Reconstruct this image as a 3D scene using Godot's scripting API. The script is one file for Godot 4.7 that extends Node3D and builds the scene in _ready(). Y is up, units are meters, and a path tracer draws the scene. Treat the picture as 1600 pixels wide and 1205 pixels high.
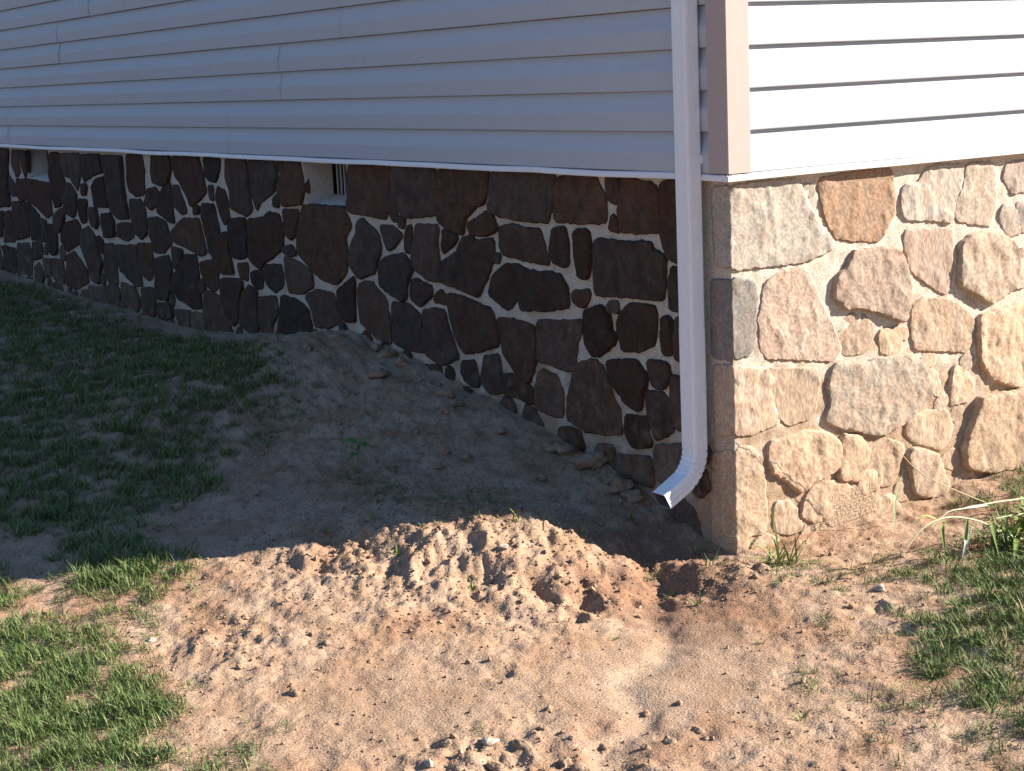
extends Node3D
# A house corner: vinyl siding over a fieldstone foundation, a downspout, bare clay with weeds and grass.
# House corner at x = 0, z = 0; the shaded wall runs along -x, the sunlit wall along -z.

const COURSE := 0.127
const SILL := 1.2          # height of the lowest siding edge
const FACE := -0.03        # plane of the foundation mortar on both walls

const STONES := [
	[1,22,-75,1153,9,1157,74,1161,274,1159,303,1096,341,1024,425,947,417,936,300,907,179,908,97,908,31,910,3,917,-70,920],
	[4,18,-89,863,-41,864,7,872,16,871,85,855,94,814,87,753,79,662,62,636,-8,633,-1,629,-93,628],
	[2,20,178,868,285,880,315,854,361,767,407,686,446,598,422,580,398,574,234,601,143,613,114,646,112,715,105,739,120,760,129,839],
	[3,8,304,1138,334,1139,342,1113,315,1109],
	[5,16,365,1152,467,1161,678,1165,695,1072,689,1020,660,987,622,942,507,954,437,969,410,1002,388,1045,372,1097],
	[0,26,851,1151,877,1160,1028,1154,1015,1097,985,1063,972,1028,962,974,860,992,750,1001,734,1023,729,1077,742,1103,809,1107,826,1132],
	[3,20,1035,1154,1157,1153,1171,1123,1178,1048,1168,993,1153,945,1070,961,999,974,989,984,993,1044,1023,1091],
	[2,18,1234,1143,1314,1147,1415,1144,1408,1050,1316,1050,1263,1048,1240,1081,1226,1100],
	[3,16,1214,1002,1278,991,1302,938,1312,906,1252,902,1229,926,1207,962],
	[3,16,1287,1002,1334,1005,1373,945,1326,904,1312,937],
	[2,40,507,905,541,907,622,906,695,905,718,882,736,840,754,793,751,739,733,662,668,687,618,709,529,735,472,737,424,778,433,835,481,859],
	[2,18,746,953,852,948,960,942,969,906,966,795,944,736,927,735,827,791,784,820,767,840,746,902],
	[0,42,1009,890,1053,910,1124,916,1197,904,1262,872,1295,825,1297,761,1265,714,1210,694,1155,675,1073,722,1001,755,1001,823],
	[0,26,1304,837,1365,844,1386,752,1330,713,1284,712,1311,766],
	[6,20,819,719,931,709,1002,680,1056,642,1074,608,1062,540,1048,517,968,534,897,543,793,559,772,633,772,694],
	[6,38,1102,624,1192,639,1324,644,1494,648,1502,338,1330,350,1230,385,1170,408,1114,472,1103,519],
	[6,8,463,685,506,708,554,696,600,654,592,617,548,579,476,578,448,624],
	[6,20,625,632,709,637,746,636,755,604,725,602,717,554,633,567],
	[6,20,-87,590,0,598,131,571,156,535,154,450,181,404,119,388,53,381,-7,392,-85,380],
	[6,14,139,569,238,559,339,545,351,505,338,429,311,394,235,386,202,398,165,435,163,534],
	[1,34,407,517,422,547,490,544,565,532,612,541,757,539,797,516,843,464,862,406,758,326,685,304,620,290,549,312,460,339,406,360,380,383,409,426,401,478],
	[6,22,749,314,824,330,939,319,968,266,959,226,921,190,853,215,778,244,749,280],
	[6,24,967,426,986,468,1035,444,1075,404,1046,345,1007,344,968,343],
	[6,10,843,484,890,464,914,405,900,380,862,420],
	[7,62,1095,338,1196,337,1331,339,1507,336,1516,19,1336,64,1169,75,1099,90,1039,114,1028,173,1047,226,1086,297],
	[6,36,754,197,778,213,892,174,911,136,921,99,951,59,931,27,844,39,792,59],
	[6,14,575,247,666,259,731,231,735,200,712,149,675,107,629,109,593,149,538,165,548,211],
	[6,34,138,331,234,341,302,343,388,323,440,282,431,230,426,211,378,199,326,182,274,158,253,168,215,201,157,237,137,279],
	[6,30,451,307,529,294,564,248,555,196,528,147,483,161,442,165,439,209,456,266],
	[6,24,537,158,566,169,610,152,619,106,545,97,525,128],
	[6,26,317,150,386,161,448,154,492,119,483,80,420,72,402,48,332,41,272,72,282,117],
	[7,14,-100,304,-17,324,24,330,52,332,88,307,112,258,114,167,121,87,108,48,46,50,32,-26,11,-22,-66,-9,-115,7],
	[6,18,155,127,214,129,251,89,272,33,229,21,162,40],
	[8,14,-8539,1163,-7685,1157,-7746,1044,-7768,926,-7782,770,-8720,705],
	[8,9,-7625,1152,-7462,1155,-7475,1062,-7450,1017,-7544,979,-7609,1024,-7646,1070],
	[11,12,-7422,1155,-7268,1147,-7299,1021,-7347,973,-7402,1041,-7426,1086],
	[8,11,-7552,956,-7291,964,-6844,953,-6835,867,-6834,756,-6952,728,-7193,796,-7414,833,-7503,806,-7577,885],
	[9,12,-7730,974,-7659,941,-7610,848,-7714,845,-7764,878],
	[8,12,-7733,790,-7544,804,-7374,718,-7402,577,-7699,536,-7749,629],
	[8,12,-8586,685,-7971,714,-8057,539,-8662,490],
	[8,10,-7928,716,-7799,722,-7775,555,-7745,521,-8028,498],
	[9,9,-7445,802,-7347,801,-7120,731,-7134,570,-7350,557,-7366,684],
	[9,14,-7070,710,-6971,693,-6989,556,-7099,561],
	[8,11,-6931,678,-6822,678,-6770,614,-6794,501,-6920,481,-6985,534],
	[8,12,-6763,1149,-6567,1153,-6539,1019,-6464,924,-6635,820,-6746,804,-6795,879,-6789,1012],
	[9,12,-6534,1148,-6162,1154,-6182,1028,-6260,931,-6373,1002,-6504,1020,-6533,1094],
	[11,11,-6538,965,-6386,959,-6286,899,-6338,779,-6413,754,-6560,779,-6583,876],
	[11,12,-6137,1149,-5782,1156,-5747,1061,-5940,1035,-6112,989,-6156,1040],
	[8,11,-6166,971,-6070,969,-6103,911,-6201,907],
	[8,9,-6262,868,-6097,874,-6152,740,-6236,731,-6288,782],
	[9,15,-5752,1151,-5397,1153,-5407,981,-5368,800,-5550,791,-5673,831,-5713,940,-5725,1051],
	[8,11,-5992,961,-5885,1006,-5747,1025,-5740,939,-5712,854,-5962,844],
	[8,15,-6063,824,-5935,829,-5907,758,-5952,709,-6045,720,-6085,770],
	[9,14,-5851,792,-5694,810,-5629,772,-5638,681,-5825,665,-5862,730],
	[9,11,-5559,756,-5339,767,-5314,700,-5436,668,-5578,684],
	[8,8,-5324,1159,-5073,1168,-5054,1078,-5085,954,-5227,934,-5332,964,-5341,1071],
	[9,11,-5333,905,-5149,913,-5092,867,-5084,733,-5176,693,-5295,721,-5327,817],
	[8,12,-4913,1166,-4643,1167,-4634,1098,-4687,1033,-4807,1010,-4934,1025,-4944,1091],
	[8,13,-5026,975,-4903,989,-4833,954,-4857,906,-4997,871,-5072,897],
	[9,13,-4787,983,-4676,1024,-4654,979,-4662,886,-4654,813,-4736,818,-4868,858],
	[9,13,-5038,812,-4903,823,-4779,797,-4725,697,-4842,638,-4975,629,-5023,707],
	[10,9,-6602,701,-6351,736,-6276,707,-6308,598,-6585,526,-6672,587],
	[8,15,-6801,746,-6624,798,-6564,768,-6623,689,-6726,639,-6822,678],
	[12,14,-6252,677,-6113,706,-6014,659,-5980,577,-5907,498,-6001,365,-6126,376,-6222,497,-6297,578],
	[8,13,-5950,662,-5863,636,-5874,563,-5939,564],
	[12,8,-5853,616,-5683,627,-5657,496,-5654,394,-5812,370,-5897,457],
	[12,13,-5624,621,-5278,643,-5263,545,-5238,419,-5359,408,-5544,474,-5621,519],
	[11,9,-5247,655,-5033,668,-5031,562,-5064,482,-5124,458,-5249,487],
	[11,14,-4999,584,-4782,618,-4747,545,-4782,447,-4853,365,-5037,367],
	[10,8,-6613,491,-6446,530,-6295,470,-6213,412,-6212,358,-6483,292,-6672,298],
	[13,10,-6931,447,-6712,457,-6677,398,-6705,306,-6934,321],
	[11,8,-7712,499,-7421,523,-7378,415,-7435,305,-7759,303],
	[11,13,-8040,466,-7767,460,-7781,302,-8059,293],
	[8,12,-7326,535,-7123,548,-7134,455,-7338,418],
	[12,11,-7122,433,-6950,445,-6965,342,-7122,318],
	[13,11,-6205,326,-5913,341,-5924,245,-6009,221,-6193,252],
	[13,15,-5878,354,-5689,375,-5625,335,-5668,228,-5856,209],
	[13,14,-5594,399,-5364,388,-5298,314,-5339,260,-5536,281,-5604,337],
	[13,14,-5249,398,-5080,412,-5044,337,-5077,256,-5229,250,-5266,327],
	[12,11,-5006,331,-4804,350,-4780,285,-4933,246,-5036,260],
	[9,12,-4626,1009,-4558,1012,-4501,941,-4459,875,-4529,867,-4616,900,-4638,954],
	[8,11,-4611,1160,-4237,1172,-4196,1094,-4170,998,-4272,950,-4398,914,-4436,962,-4538,1049,-4583,1065],
	[9,10,-4170,1164,-3955,1173,-3967,1117,-4023,1055,-4112,1057,-4161,1095],
	[9,9,-4131,1022,-4073,1028,-4076,958,-4121,961],
	[10,8,-4019,1021,-3923,1007,-3889,957,-3891,871,-3956,838,-4002,883,-4033,951],
	[8,14,-4351,911,-4275,915,-4282,881,-4354,875],
	[11,10,-4243,925,-4082,932,-4052,855,-4030,799,-4139,705,-4180,671,-4210,749,-4242,818],
	[10,13,-4717,751,-4512,836,-4295,842,-4273,781,-4225,677,-4310,657,-4496,686,-4688,711],
	[11,11,-4723,671,-4562,663,-4597,615,-4724,554],
	[9,13,-4736,501,-4531,638,-4371,649,-4359,541,-4358,376,-4445,359,-4635,387,-4775,441],
	[10,9,-4307,617,-4176,635,-4076,625,-4113,498,-4186,474,-4271,511,-4312,562],
	[9,11,-3881,1166,-3628,1171,-3614,1076,-3601,928,-3668,899,-3852,925,-3856,1018,-3898,1076],
	[11,10,-3602,1163,-3301,1169,-3276,1094,-3325,1029,-3492,974,-3540,930,-3574,995,-3586,1085],
	[9,8,-3283,1166,-3197,1169,-3214,1124,-3271,1126],
	[10,15,-3180,1164,-3023,1167,-2998,1102,-2990,1041,-3034,984,-3221,969,-3257,1039,-3216,1112],
	[10,11,-3331,996,-3280,1014,-3280,958,-3328,960],
	[8,10,-3656,875,-3466,893,-3402,924,-3288,914,-3259,855,-3265,766,-3379,717,-3505,675,-3541,639,-3609,659,-3659,689,-3669,782],
	[9,9,-3908,862,-3692,881,-3694,780,-3701,695,-3793,676,-3895,682,-3925,749],
	[10,11,-4093,765,-3938,796,-3917,680,-3884,591,-4051,583,-4159,663],
	[8,10,-3236,940,-3068,948,-3123,830,-3182,811,-3243,839],
	[9,15,-3246,767,-3160,776,-3128,742,-3186,730,-3239,747],
	[10,8,-3019,970,-2859,973,-2606,973,-2541,909,-2606,853,-2603,756,-2620,694,-2720,636,-2856,644,-2974,682,-3116,759,-3102,847],
	[11,9,-3263,717,-3080,698,-2969,659,-2968,604,-3102,560,-3233,557,-3258,636],
	[9,10,-3477,661,-3308,677,-3283,602,-3327,565,-3389,543,-3465,562,-3491,618],
	[10,8,-3831,643,-3697,653,-3718,570,-3810,584],
	[9,9,-3648,614,-3522,632,-3536,556,-3600,537,-3647,563],
	[12,14,-4058,547,-3792,568,-3777,535,-3855,459,-3874,361,-3936,319,-3998,375,-4060,458],
	[13,12,-4280,465,-4081,452,-4031,367,-3973,298,-4092,263,-4302,244,-4313,362],
	[12,14,-3812,463,-3713,541,-3613,524,-3623,429,-3623,327,-3694,302,-3857,336],
	[13,9,-3588,492,-3384,515,-3377,445,-3460,361,-3492,290,-3590,304,-3611,396],
	[9,14,-3315,525,-3163,522,-3041,486,-3008,401,-3061,355,-3410,308,-3351,422],
	[12,9,-3049,549,-2944,586,-2762,583,-2723,501,-2703,465,-2836,427,-2978,420,-2995,490],
	[8,12,-2717,602,-2548,681,-2554,578,-2562,483,-2659,477,-2718,533],
	[12,14,-4751,319,-4524,332,-4546,227,-4695,230],
	[13,10,-4506,325,-4318,339,-4333,232,-4455,200,-4522,248],
	[8,10,-2531,1165,-2168,1174,-2184,1099,-2217,956,-2407,965,-2558,969,-2555,1073],
	[9,15,-2132,1168,-1788,1172,-1783,1099,-1787,995,-1904,982,-2032,973,-2107,1011,-2137,1066],
	[9,8,-2181,1064,-2144,1069,-2128,996,-2110,948,-2159,949,-2191,986],
	[8,12,-2090,970,-2058,975,-2064,926,-2088,928],
	[8,15,-1762,1163,-1393,1176,-1392,1112,-1428,1053,-1491,1038,-1572,988,-1597,928,-1680,936,-1770,965,-1773,1066],
	[11,15,-1357,1171,-1147,1172,-948,1173,-955,1123,-976,1054,-1000,1005,-1164,1004,-1268,1010,-1384,1019,-1371,1113],
	[11,11,-2594,773,-2500,869,-2484,921,-2434,940,-2368,913,-2295,880,-2279,824,-2325,762,-2346,717,-2493,683,-2553,716,-2581,744],
	[9,13,-2267,918,-2169,920,-2085,893,-2149,846,-2211,821,-2236,862],
	[8,8,-2038,923,-2001,936,-2019,841,-2035,826,-2070,830,-2065,880],
	[11,13,-1958,938,-1786,944,-1801,862,-1788,794,-1802,725,-1877,726,-1985,759,-2017,799,-1987,871],
	[10,12,-1740,933,-1631,909,-1687,872,-1756,844],
	[11,15,-2295,757,-2246,783,-2087,811,-2040,783,-2011,757,-2064,696,-2079,631,-2117,617,-2219,640,-2306,669],
	[10,14,-1549,963,-1394,1023,-1361,986,-1340,958,-1415,932,-1539,931],
	[11,13,-1760,803,-1650,845,-1592,908,-1528,919,-1504,900,-1374,915,-1380,844,-1429,775,-1499,690,-1612,707,-1702,719,-1775,727],
	[9,10,-1321,962,-1231,977,-1141,968,-1053,970,-1028,907,-999,853,-1176,857,-1311,869,-1326,907],
	[11,10,-1360,864,-1330,860,-1339,834,-1363,832],
	[11,10,-1421,705,-1392,771,-1293,827,-1208,831,-1179,821,-1086,810,-998,819,-933,815,-895,777,-887,711,-1020,684,-1200,669,-1210,700,-1232,707,-1266,670,-1298,662],
	[12,11,-2499,638,-2463,663,-2384,666,-2275,613,-2256,578,-2243,507,-2238,423,-2367,434,-2503,487],
	[9,9,-2211,583,-2191,599,-2075,603,-1992,575,-1954,558,-1959,417,-2082,415,-2211,429,-2215,509],
	[11,13,-1937,588,-1863,605,-1767,604,-1759,557,-1712,486,-1678,428,-1804,385,-1937,411,-1944,502],
	[9,10,-2027,706,-1990,716,-1860,692,-1871,657,-1960,610,-2043,634],
	[8,8,-1843,659,-1786,685,-1754,667,-1750,637,-1845,638],
	[8,13,-1736,676,-1615,670,-1416,645,-1384,596,-1365,532,-1379,511,-1519,475,-1623,455,-1684,503,-1725,595],
	[8,10,-1369,616,-1252,618,-1122,610,-1119,599,-1114,491,-1164,398,-1234,411,-1335,484],
	[10,9,-942,1141,-909,1160,-814,1177,-703,1175,-675,1138,-643,1099,-647,1024,-682,1018,-866,1012,-951,1012,-952,1081],
	[8,10,-634,1176,-566,1176,-571,1119,-580,1090,-619,1094,-631,1139],
	[8,12,-608,1038,-595,1044,-571,994,-605,995],
	[10,11,-543,1171,-500,1175,-463,1162,-390,1159,-347,1127,-352,1006,-453,998,-562,997,-557,1074],
	[8,12,-332,1160,-240,1171,-163,1174,-172,925,-243,914,-294,921,-327,963,-342,1007],
	[9,15,-964,978,-894,987,-877,929,-882,862,-909,851,-962,862,-980,904],
	[10,14,-838,973,-765,989,-745,972,-745,890,-760,821,-811,819,-832,896],
	[9,12,-717,945,-686,955,-549,955,-400,964,-383,938,-320,925,-328,853,-344,784,-530,779,-717,768,-720,856],
	[11,8,-291,889,-244,887,-174,887,-178,767,-243,755,-301,755,-309,821],
	[11,15,-846,762,-752,774,-765,740,-792,716,-838,727],
	[11,13,-644,745,-590,747,-591,721,-631,717],
	[10,8,-582,704,-522,751,-382,752,-381,679,-397,632,-463,601,-569,588,-590,651],
	[8,15,-788,695,-690,726,-641,704,-635,646,-606,631,-617,606,-658,584,-710,554,-751,555,-789,593],
	[9,12,-343,722,-298,724,-301,643,-307,602,-343,604,-355,659],
	[9,15,-267,725,-188,733,-193,605,-244,593,-276,595],
	[12,9,-1089,634,-999,640,-811,662,-818,631,-848,579,-870,478,-924,477,-1011,485,-1100,490,-1100,563],
	[13,11,-1074,452,-981,439,-951,393,-952,298,-1035,298,-1130,309,-1119,382],
	[13,10,-859,486,-826,508,-737,532,-692,507,-655,458,-647,423,-601,370,-595,299,-665,281,-810,270,-920,297,-909,380],
	[8,14,-666,534,-591,547,-494,559,-444,516,-446,475,-470,460,-478,400,-502,391,-559,412,-630,461],
	[11,12,-432,566,-322,569,-310,533,-339,495,-376,482,-412,497],
	[11,10,-303,531,-248,530,-196,526,-203,351,-282,361,-311,437],
	[11,8,-447,457,-359,464,-316,441,-311,402,-305,352,-365,319,-403,307,-437,365],
	[10,9,-567,357,-447,367,-440,312,-423,280,-529,256,-566,292],
	[13,12,-619,210,-434,231,-419,169,-429,137,-613,145,-631,172],
	[13,10,-404,277,-257,308,-213,304,-233,249,-326,169,-391,168,-411,229],
	[13,14,-972,251,-853,260,-825,199,-910,197,-981,198],
	[10,13,-1341,398,-1268,407,-1154,377,-1147,320,-1251,331,-1334,339],
	[13,10,-740,226,-648,236,-636,171,-719,150,-756,174],
	[11,11,-1648,409,-1556,427,-1526,336,-1591,327,-1653,360],
	[12,9,-1477,450,-1376,476,-1359,399,-1364,332,-1452,316,-1512,352],
	[13,10,-2011,349,-1826,373,-1806,305,-1920,275,-2048,279],
	[12,14,-1794,285,-1618,310,-1506,271,-1536,226,-1666,227,-1757,249],
	[13,8,-7142,314,-7188,376,-7252,400,-7364,351,-7342,270,-7292,231,-7213,226],
	[11,9,-8090,312,-8166,426,-8268,390,-8277,251,-8179,230],
	[11,11,-175,14,-207,94,-291,131,-399,50,-392,-12,-340,-61,-219,-38],
	[11,8,-8288,331,-8357,447,-8415,454,-8486,412,-8518,336,-8402,248,-8307,281],
	[6,18,720,18,676,68,570,53,571,-58,635,-63],
	[12,14,-6215,227,-6263,301,-6345,285,-6378,252,-6321,177,-6251,183],
	[11,8,-1088,240,-1132,289,-1198,307,-1236,210,-1193,158,-1143,149],
	[6,10,1105,41,1078,76,1037,84,991,63,996,6,1018,-16,1088,-16],
	[6,17,172,0,122,35,63,17,71,-39,148,-68],
	[6,13,560,1,519,70,467,63,435,46,436,1,491,-38,533,-23],
	[6,11,1308,-13,1270,37,1228,37,1170,0,1192,-52,1242,-74,1267,-68],
	[12,8,-6555,222,-6591,284,-6636,275,-6672,233,-6627,191,-6583,187],
	[12,11,-6971,247,-6991,310,-7043,309,-7074,251,-7040,214,-6992,222],
	[12,13,-122,189,-149,245,-219,214,-220,179,-171,150],
	[13,12,-1269,272,-1302,316,-1331,320,-1375,278,-1339,221,-1288,231],
	[12,12,-6754,234,-6775,282,-6833,292,-6854,241,-6836,205,-6790,195],
	[13,9,-4767,228,-4787,258,-4848,251,-4857,188,-4793,170],
	[11,14,-3813,276,-3852,310,-3885,308,-3917,261,-3884,224,-3835,222],
	[12,11,-5546,246,-5567,290,-5615,289,-5632,279,-5639,234,-5613,211,-5561,211],
	[12,10,-6638,521,-6654,555,-6698,551,-6727,533,-6718,480,-6683,467,-6657,464],
	[6,11,1008,132,986,179,922,153,926,128,981,110],
	[6,14,342,-15,323,25,270,9,264,-28,320,-41],
	[6,10,785,76,750,110,697,88,705,48,759,39],
	[13,9,-7005,518,-7017,537,-7064,535,-7074,509,-7064,477,-7018,483],
	[13,12,-6857,251,-6894,296,-6922,282,-6933,244,-6881,224],
	[11,8,-7399,247,-7427,280,-7464,274,-7471,233,-7420,218],
	[12,8,-3930,250,-3939,282,-3979,288,-3995,259,-3977,224,-3952,221],
	[12,11,-5333,211,-5356,251,-5384,255,-5402,222,-5382,184,-5348,194],
	[13,8,-4742,379,-4771,412,-4812,392,-4797,351,-4772,342],
	[11,14,-4278,483,-4292,511,-4313,523,-4350,507,-4344,465,-4332,454,-4291,465],
	[11,10,-1720,350,-1725,365,-1755,381,-1780,363,-1786,327,-1761,309,-1733,314],
	[13,9,-2418,422,-2425,432,-2470,448,-2493,426,-2486,392,-2467,379,-2444,384],
	[11,9,-2651,431,-2673,456,-2702,461,-2716,449,-2720,403,-2700,394,-2662,401],
	[11,8,-2268,395,-2289,413,-2315,413,-2333,388,-2327,360,-2281,352],
	[11,14,-8174,461,-8187,498,-8229,488,-8236,440,-8199,426],
	[11,13,-6463,245,-6477,277,-6529,259,-6528,237,-6483,216],
	[12,10,-2066,376,-2087,410,-2124,397,-2132,359,-2100,339],
	[13,14,-8247,481,-8277,514,-8313,503,-8314,467,-8261,449],
	[11,14,-8046,258,-8059,290,-8091,292,-8115,265,-8102,232,-8053,236],
	[11,13,-5884,399,-5905,430,-5954,412,-5945,378,-5914,359],
	[12,10,-7831,259,-7841,281,-7862,291,-7895,282,-7890,237,-7865,222,-7834,232],
	[11,11,-121,308,-125,322,-167,339,-196,309,-198,296,-164,267,-136,277],
	[11,9,-7479,254,-7496,288,-7551,275,-7545,240,-7496,230],
	[12,14,-7708,259,-7723,286,-7774,277,-7770,243,-7725,231],
	[12,12,-2948,375,-2969,397,-3019,389,-3014,342,-2983,335],
	[6,11,907,-1,881,25,851,12,853,-18,887,-22],
	[6,18,398,17,384,37,360,36,346,19,348,0,363,-12,398,-6],
	[6,18,1074,487,1048,510,1014,489,1023,458,1056,456],
	[6,11,1030,300,1017,326,983,324,974,299,986,280,1008,281],
	[6,14,951,359,932,376,895,362,893,335,922,324],
	[6,10,887,513,875,531,852,538,823,518,833,494,853,488,879,495]]
const GROUND_POINTS := [-8.20,-0.03,0.290,-6.40,-0.03,0.250,-5.30,-0.03,0.250,-4.55,-0.03,0.240,-3.50,-0.03,0.330,-2.63,-0.03,0.440,-2.06,-0.03,0.375,-1.32,-0.03,0.275,-0.71,-0.03,0.170,-0.32,-0.03,0.060,0.00,0.00,-0.010,-1.07,2.00,0.095,-0.84,1.56,0.105,-0.71,1.31,0.115,-0.64,1.17,0.125,-0.57,1.03,0.145,-0.49,0.89,0.170,-0.42,0.75,0.185,-0.34,0.61,0.175,-0.28,0.48,0.135,-0.23,0.38,0.060,-0.18,0.27,0.000,0.00,-0.07,0.000,0.00,-0.26,0.000,0.00,-0.61,0.005,0.00,-0.82,0.010,0.00,-1.04,0.050,0.00,-1.37,0.060,0.00,-3.00,0.120,-0.85,0.50,0.130,-0.55,0.30,0.080,-0.25,0.10,-0.010,-1.30,0.60,0.180,-2.00,0.50,0.270,-2.60,0.40,0.360,-3.50,0.60,0.270,0.23,1.39,-0.020,-0.05,1.60,0.020,-0.40,1.65,0.040,0.35,1.00,-0.010,0.12,0.75,0.000,0.10,0.50,-0.030,0.50,0.60,-0.035,0.90,1.20,-0.050,1.40,0.40,-0.020,0.80,0.00,0.000,0.80,-0.40,0.020,0.40,2.10,-0.040,1.00,1.80,-0.060,1.60,0.80,-0.050,1.50,-0.30,0.000,3.80,3.20,-0.120,3.00,0.00,-0.050,0.00,3.50,-0.100,-1.50,2.50,0.030,-3.00,2.50,0.100,-2.00,1.60,0.100,-3.00,1.20,0.180,-5.00,1.50,0.200,-8.00,2.00,0.220,-1.70,1.20,0.120,-0.20,0.85,0.075,-0.02,0.95,0.020,-0.48,1.12,0.095,-0.30,1.30,0.060,0.06,0.17,0.035,-0.10,0.24,-0.030,0.06,0.36,-0.045,0.30,0.10,0.010,-12.00,-6.00,0.200,-14.00,3.00,0.200,-10.00,10.00,0.100,0.00,12.00,-0.200,10.00,8.00,-0.300,12.00,-2.00,-0.200,6.00,-10.00,0.000,-2.00,-12.00,0.200]
const GRASS := [
	[0,1500,9,[-1037,18,-756,17,-703,6,-586,15,-505,16,-387,25,-296,30,-233,51,-214,67,-225,82,-206,98,-180,100,-143,114,-134,135,-137,160,-147,177,-177,214]],
	[0,700,8,[-272,40,-254,34,-194,51,-201,65,-236,60]],
	[0,800,6,[-218,107,-214,67,-184,59,-177,76,-168,106]],
	[0,600,5,[-154,58,-137,51,-104,59,-80,43,-52,42,-40,72,-75,80,-131,70]],
	[0,1500,10,[-139,171,-107,149,-84,152,-100,179]],
	[1,2600,7,[-103,179,-83,153,-67,162,-65,173,-74,182]],
	[1,1200,5,[-115,199,-101,194,-74,201,-70,206,-77,221,-128,207]],
	[1,900,5,[-70,183,-65,170,-56,160,-46,167,-47,182,-54,193]],
	[1,3000,6,[-77,221,-72,211,-59,199,-35,190,-14,188,6,190,16,199,23,206,40,209,12,245]],
	[1,1000,5,[28,205,31,190,45,178,56,187,40,209]],
	[1,700,5,[25,184,30,175,38,177,33,186]],
	[2,2600,7,[71,-5,75,-19,77,-44,84,-58,153,29,148,40,131,33,119,29,98,21,91,9]],
	[2,1300,5,[25,8,31,-12,41,-29,46,-39,61,-34,59,-20,44,-7,34,12]],
	[2,1100,5,[77,50,88,45,97,52,89,56]],
	[2,1300,5,[95,53,97,40,111,37,117,43,107,50,102,56]],
	[2,900,5,[62,11,73,4,87,13,78,21]],
	[2,900,5,[119,61,124,53,131,58,125,66]],
	[2,900,5,[129,40,141,32,153,29,169,48,158,60,138,50]],
	[2,1200,6,[-11,-110,-3,-125,3,-145,29,-126,30,-99,20,-92,14,-87]],
	[2,1500,8,[39,-53,41,-74,54,-95,84,-58,77,-44,69,-25,54,-28]],
	[2,600,4,[53,137,58,129,66,132,60,140]]]
const PITS := [
	[-0.35,1.05,0.050,0.035],
	[-0.26,0.96,0.050,0.045],
	[-0.15,0.84,0.060,0.045],
	[-0.07,0.70,0.060,0.045],
	[0.06,0.63,0.050,0.055],
	[0.14,0.72,0.040,0.040],
	[0.08,0.48,0.030,0.030],
	[0.35,1.11,0.040,0.020],
	[0.03,1.60,0.040,0.008],
	[-0.20,0.23,0.060,0.035],
	[-0.10,0.26,0.060,0.035],
	[0.04,0.30,0.060,0.030],
	[0.13,0.30,0.050,0.020],
	[-0.07,0.42,0.030,0.025],
	[0.63,1.15,0.040,0.008],
	[0.71,1.06,0.050,0.008],
	[0.76,1.10,0.040,0.012],
	[0.85,0.90,0.040,0.008],
	[0.94,0.90,0.030,0.008],
	[0.90,0.98,0.030,0.012],
	[0.85,1.18,0.040,0.008],
	[1.01,1.06,0.040,0.008],
	[0.76,1.35,0.050,0.008],
	[0.70,1.47,0.040,0.008],
	[0.63,1.19,0.040,0.008],
	[0.64,0.02,0.030,0.030],
	[0.81,0.09,0.030,0.030],
	[-2.01,0.27,0.070,0.050],
	[-1.20,0.17,0.040,0.020],
	[1.35,0.47,0.040,0.012],
	[-0.30,0.90,0.030,0.020],
	[-0.11,0.47,0.030,0.020],
	[0.04,0.71,0.040,0.030]]
const SHADE_CLODS := [
	[-2.18,0.03,9.0],
	[-2.06,0.04,7.0],
	[-2.03,0.17,8.0],
	[-1.62,0.09,7.0],
	[-1.52,0.11,6.0],
	[-1.48,0.17,6.0],
	[-1.07,0.33,5.0],
	[-1.07,0.45,3.0],
	[-1.17,0.37,7.0],
	[-2.30,0.03,5.0],
	[-1.18,0.12,5.0],
	[-0.94,0.05,7.0],
	[-0.88,0.01,7.0],
	[-0.71,0.02,5.0],
	[-0.75,0.04,4.0],
	[-0.61,-0.00,8.0],
	[-0.55,-0.02,8.0],
	[-0.49,0.00,7.0],
	[-0.78,0.21,4.0],
	[-0.74,-0.03,9.0],
	[-0.63,0.01,6.0],
	[-2.04,0.45,3.0],
	[-1.85,1.57,6.0],
	[-1.36,1.31,5.0],
	[-2.56,0.08,6.0],
	[-2.58,0.22,6.0]]
const LIT_CLODS := [
	[0.54,-0.09,3.2,1],
	[0.36,-0.20,3.0,0],
	[0.45,0.04,1.5,0],
	[0.15,1.61,3.5,0],
	[-0.38,1.79,3.2,1],
	[0.67,1.34,4.0,1],
	[0.69,1.52,3.0,1],
	[-0.06,1.41,2.5,0],
	[0.26,-0.23,2.0,0],
	[0.66,-0.34,2.0,0],
	[-0.22,0.73,3.0,1],
	[0.60,1.12,3.0,0],
	[0.96,0.91,2.0,0],
	[0.24,0.13,3.0,0],
	[0.75,0.93,3.0,0],
	[0.92,1.25,5.0,0],
	[0.79,1.40,5.0,0],
	[0.62,1.43,3.0,0],
	[0.77,0.84,3.0,0],
	[0.19,0.06,4.0,0],
	[0.10,0.46,2.5,0],
	[-0.18,0.37,3.0,0],
	[0.73,1.29,4.0,0],
	[0.69,1.20,3.0,0],
	[0.86,1.25,4.0,0],
	[0.83,1.12,3.0,0],
	[0.92,1.06,3.0,0],
	[0.93,1.00,4.0,0],
	[0.70,1.44,3.0,0],
	[0.92,0.90,3.0,0]]
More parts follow.
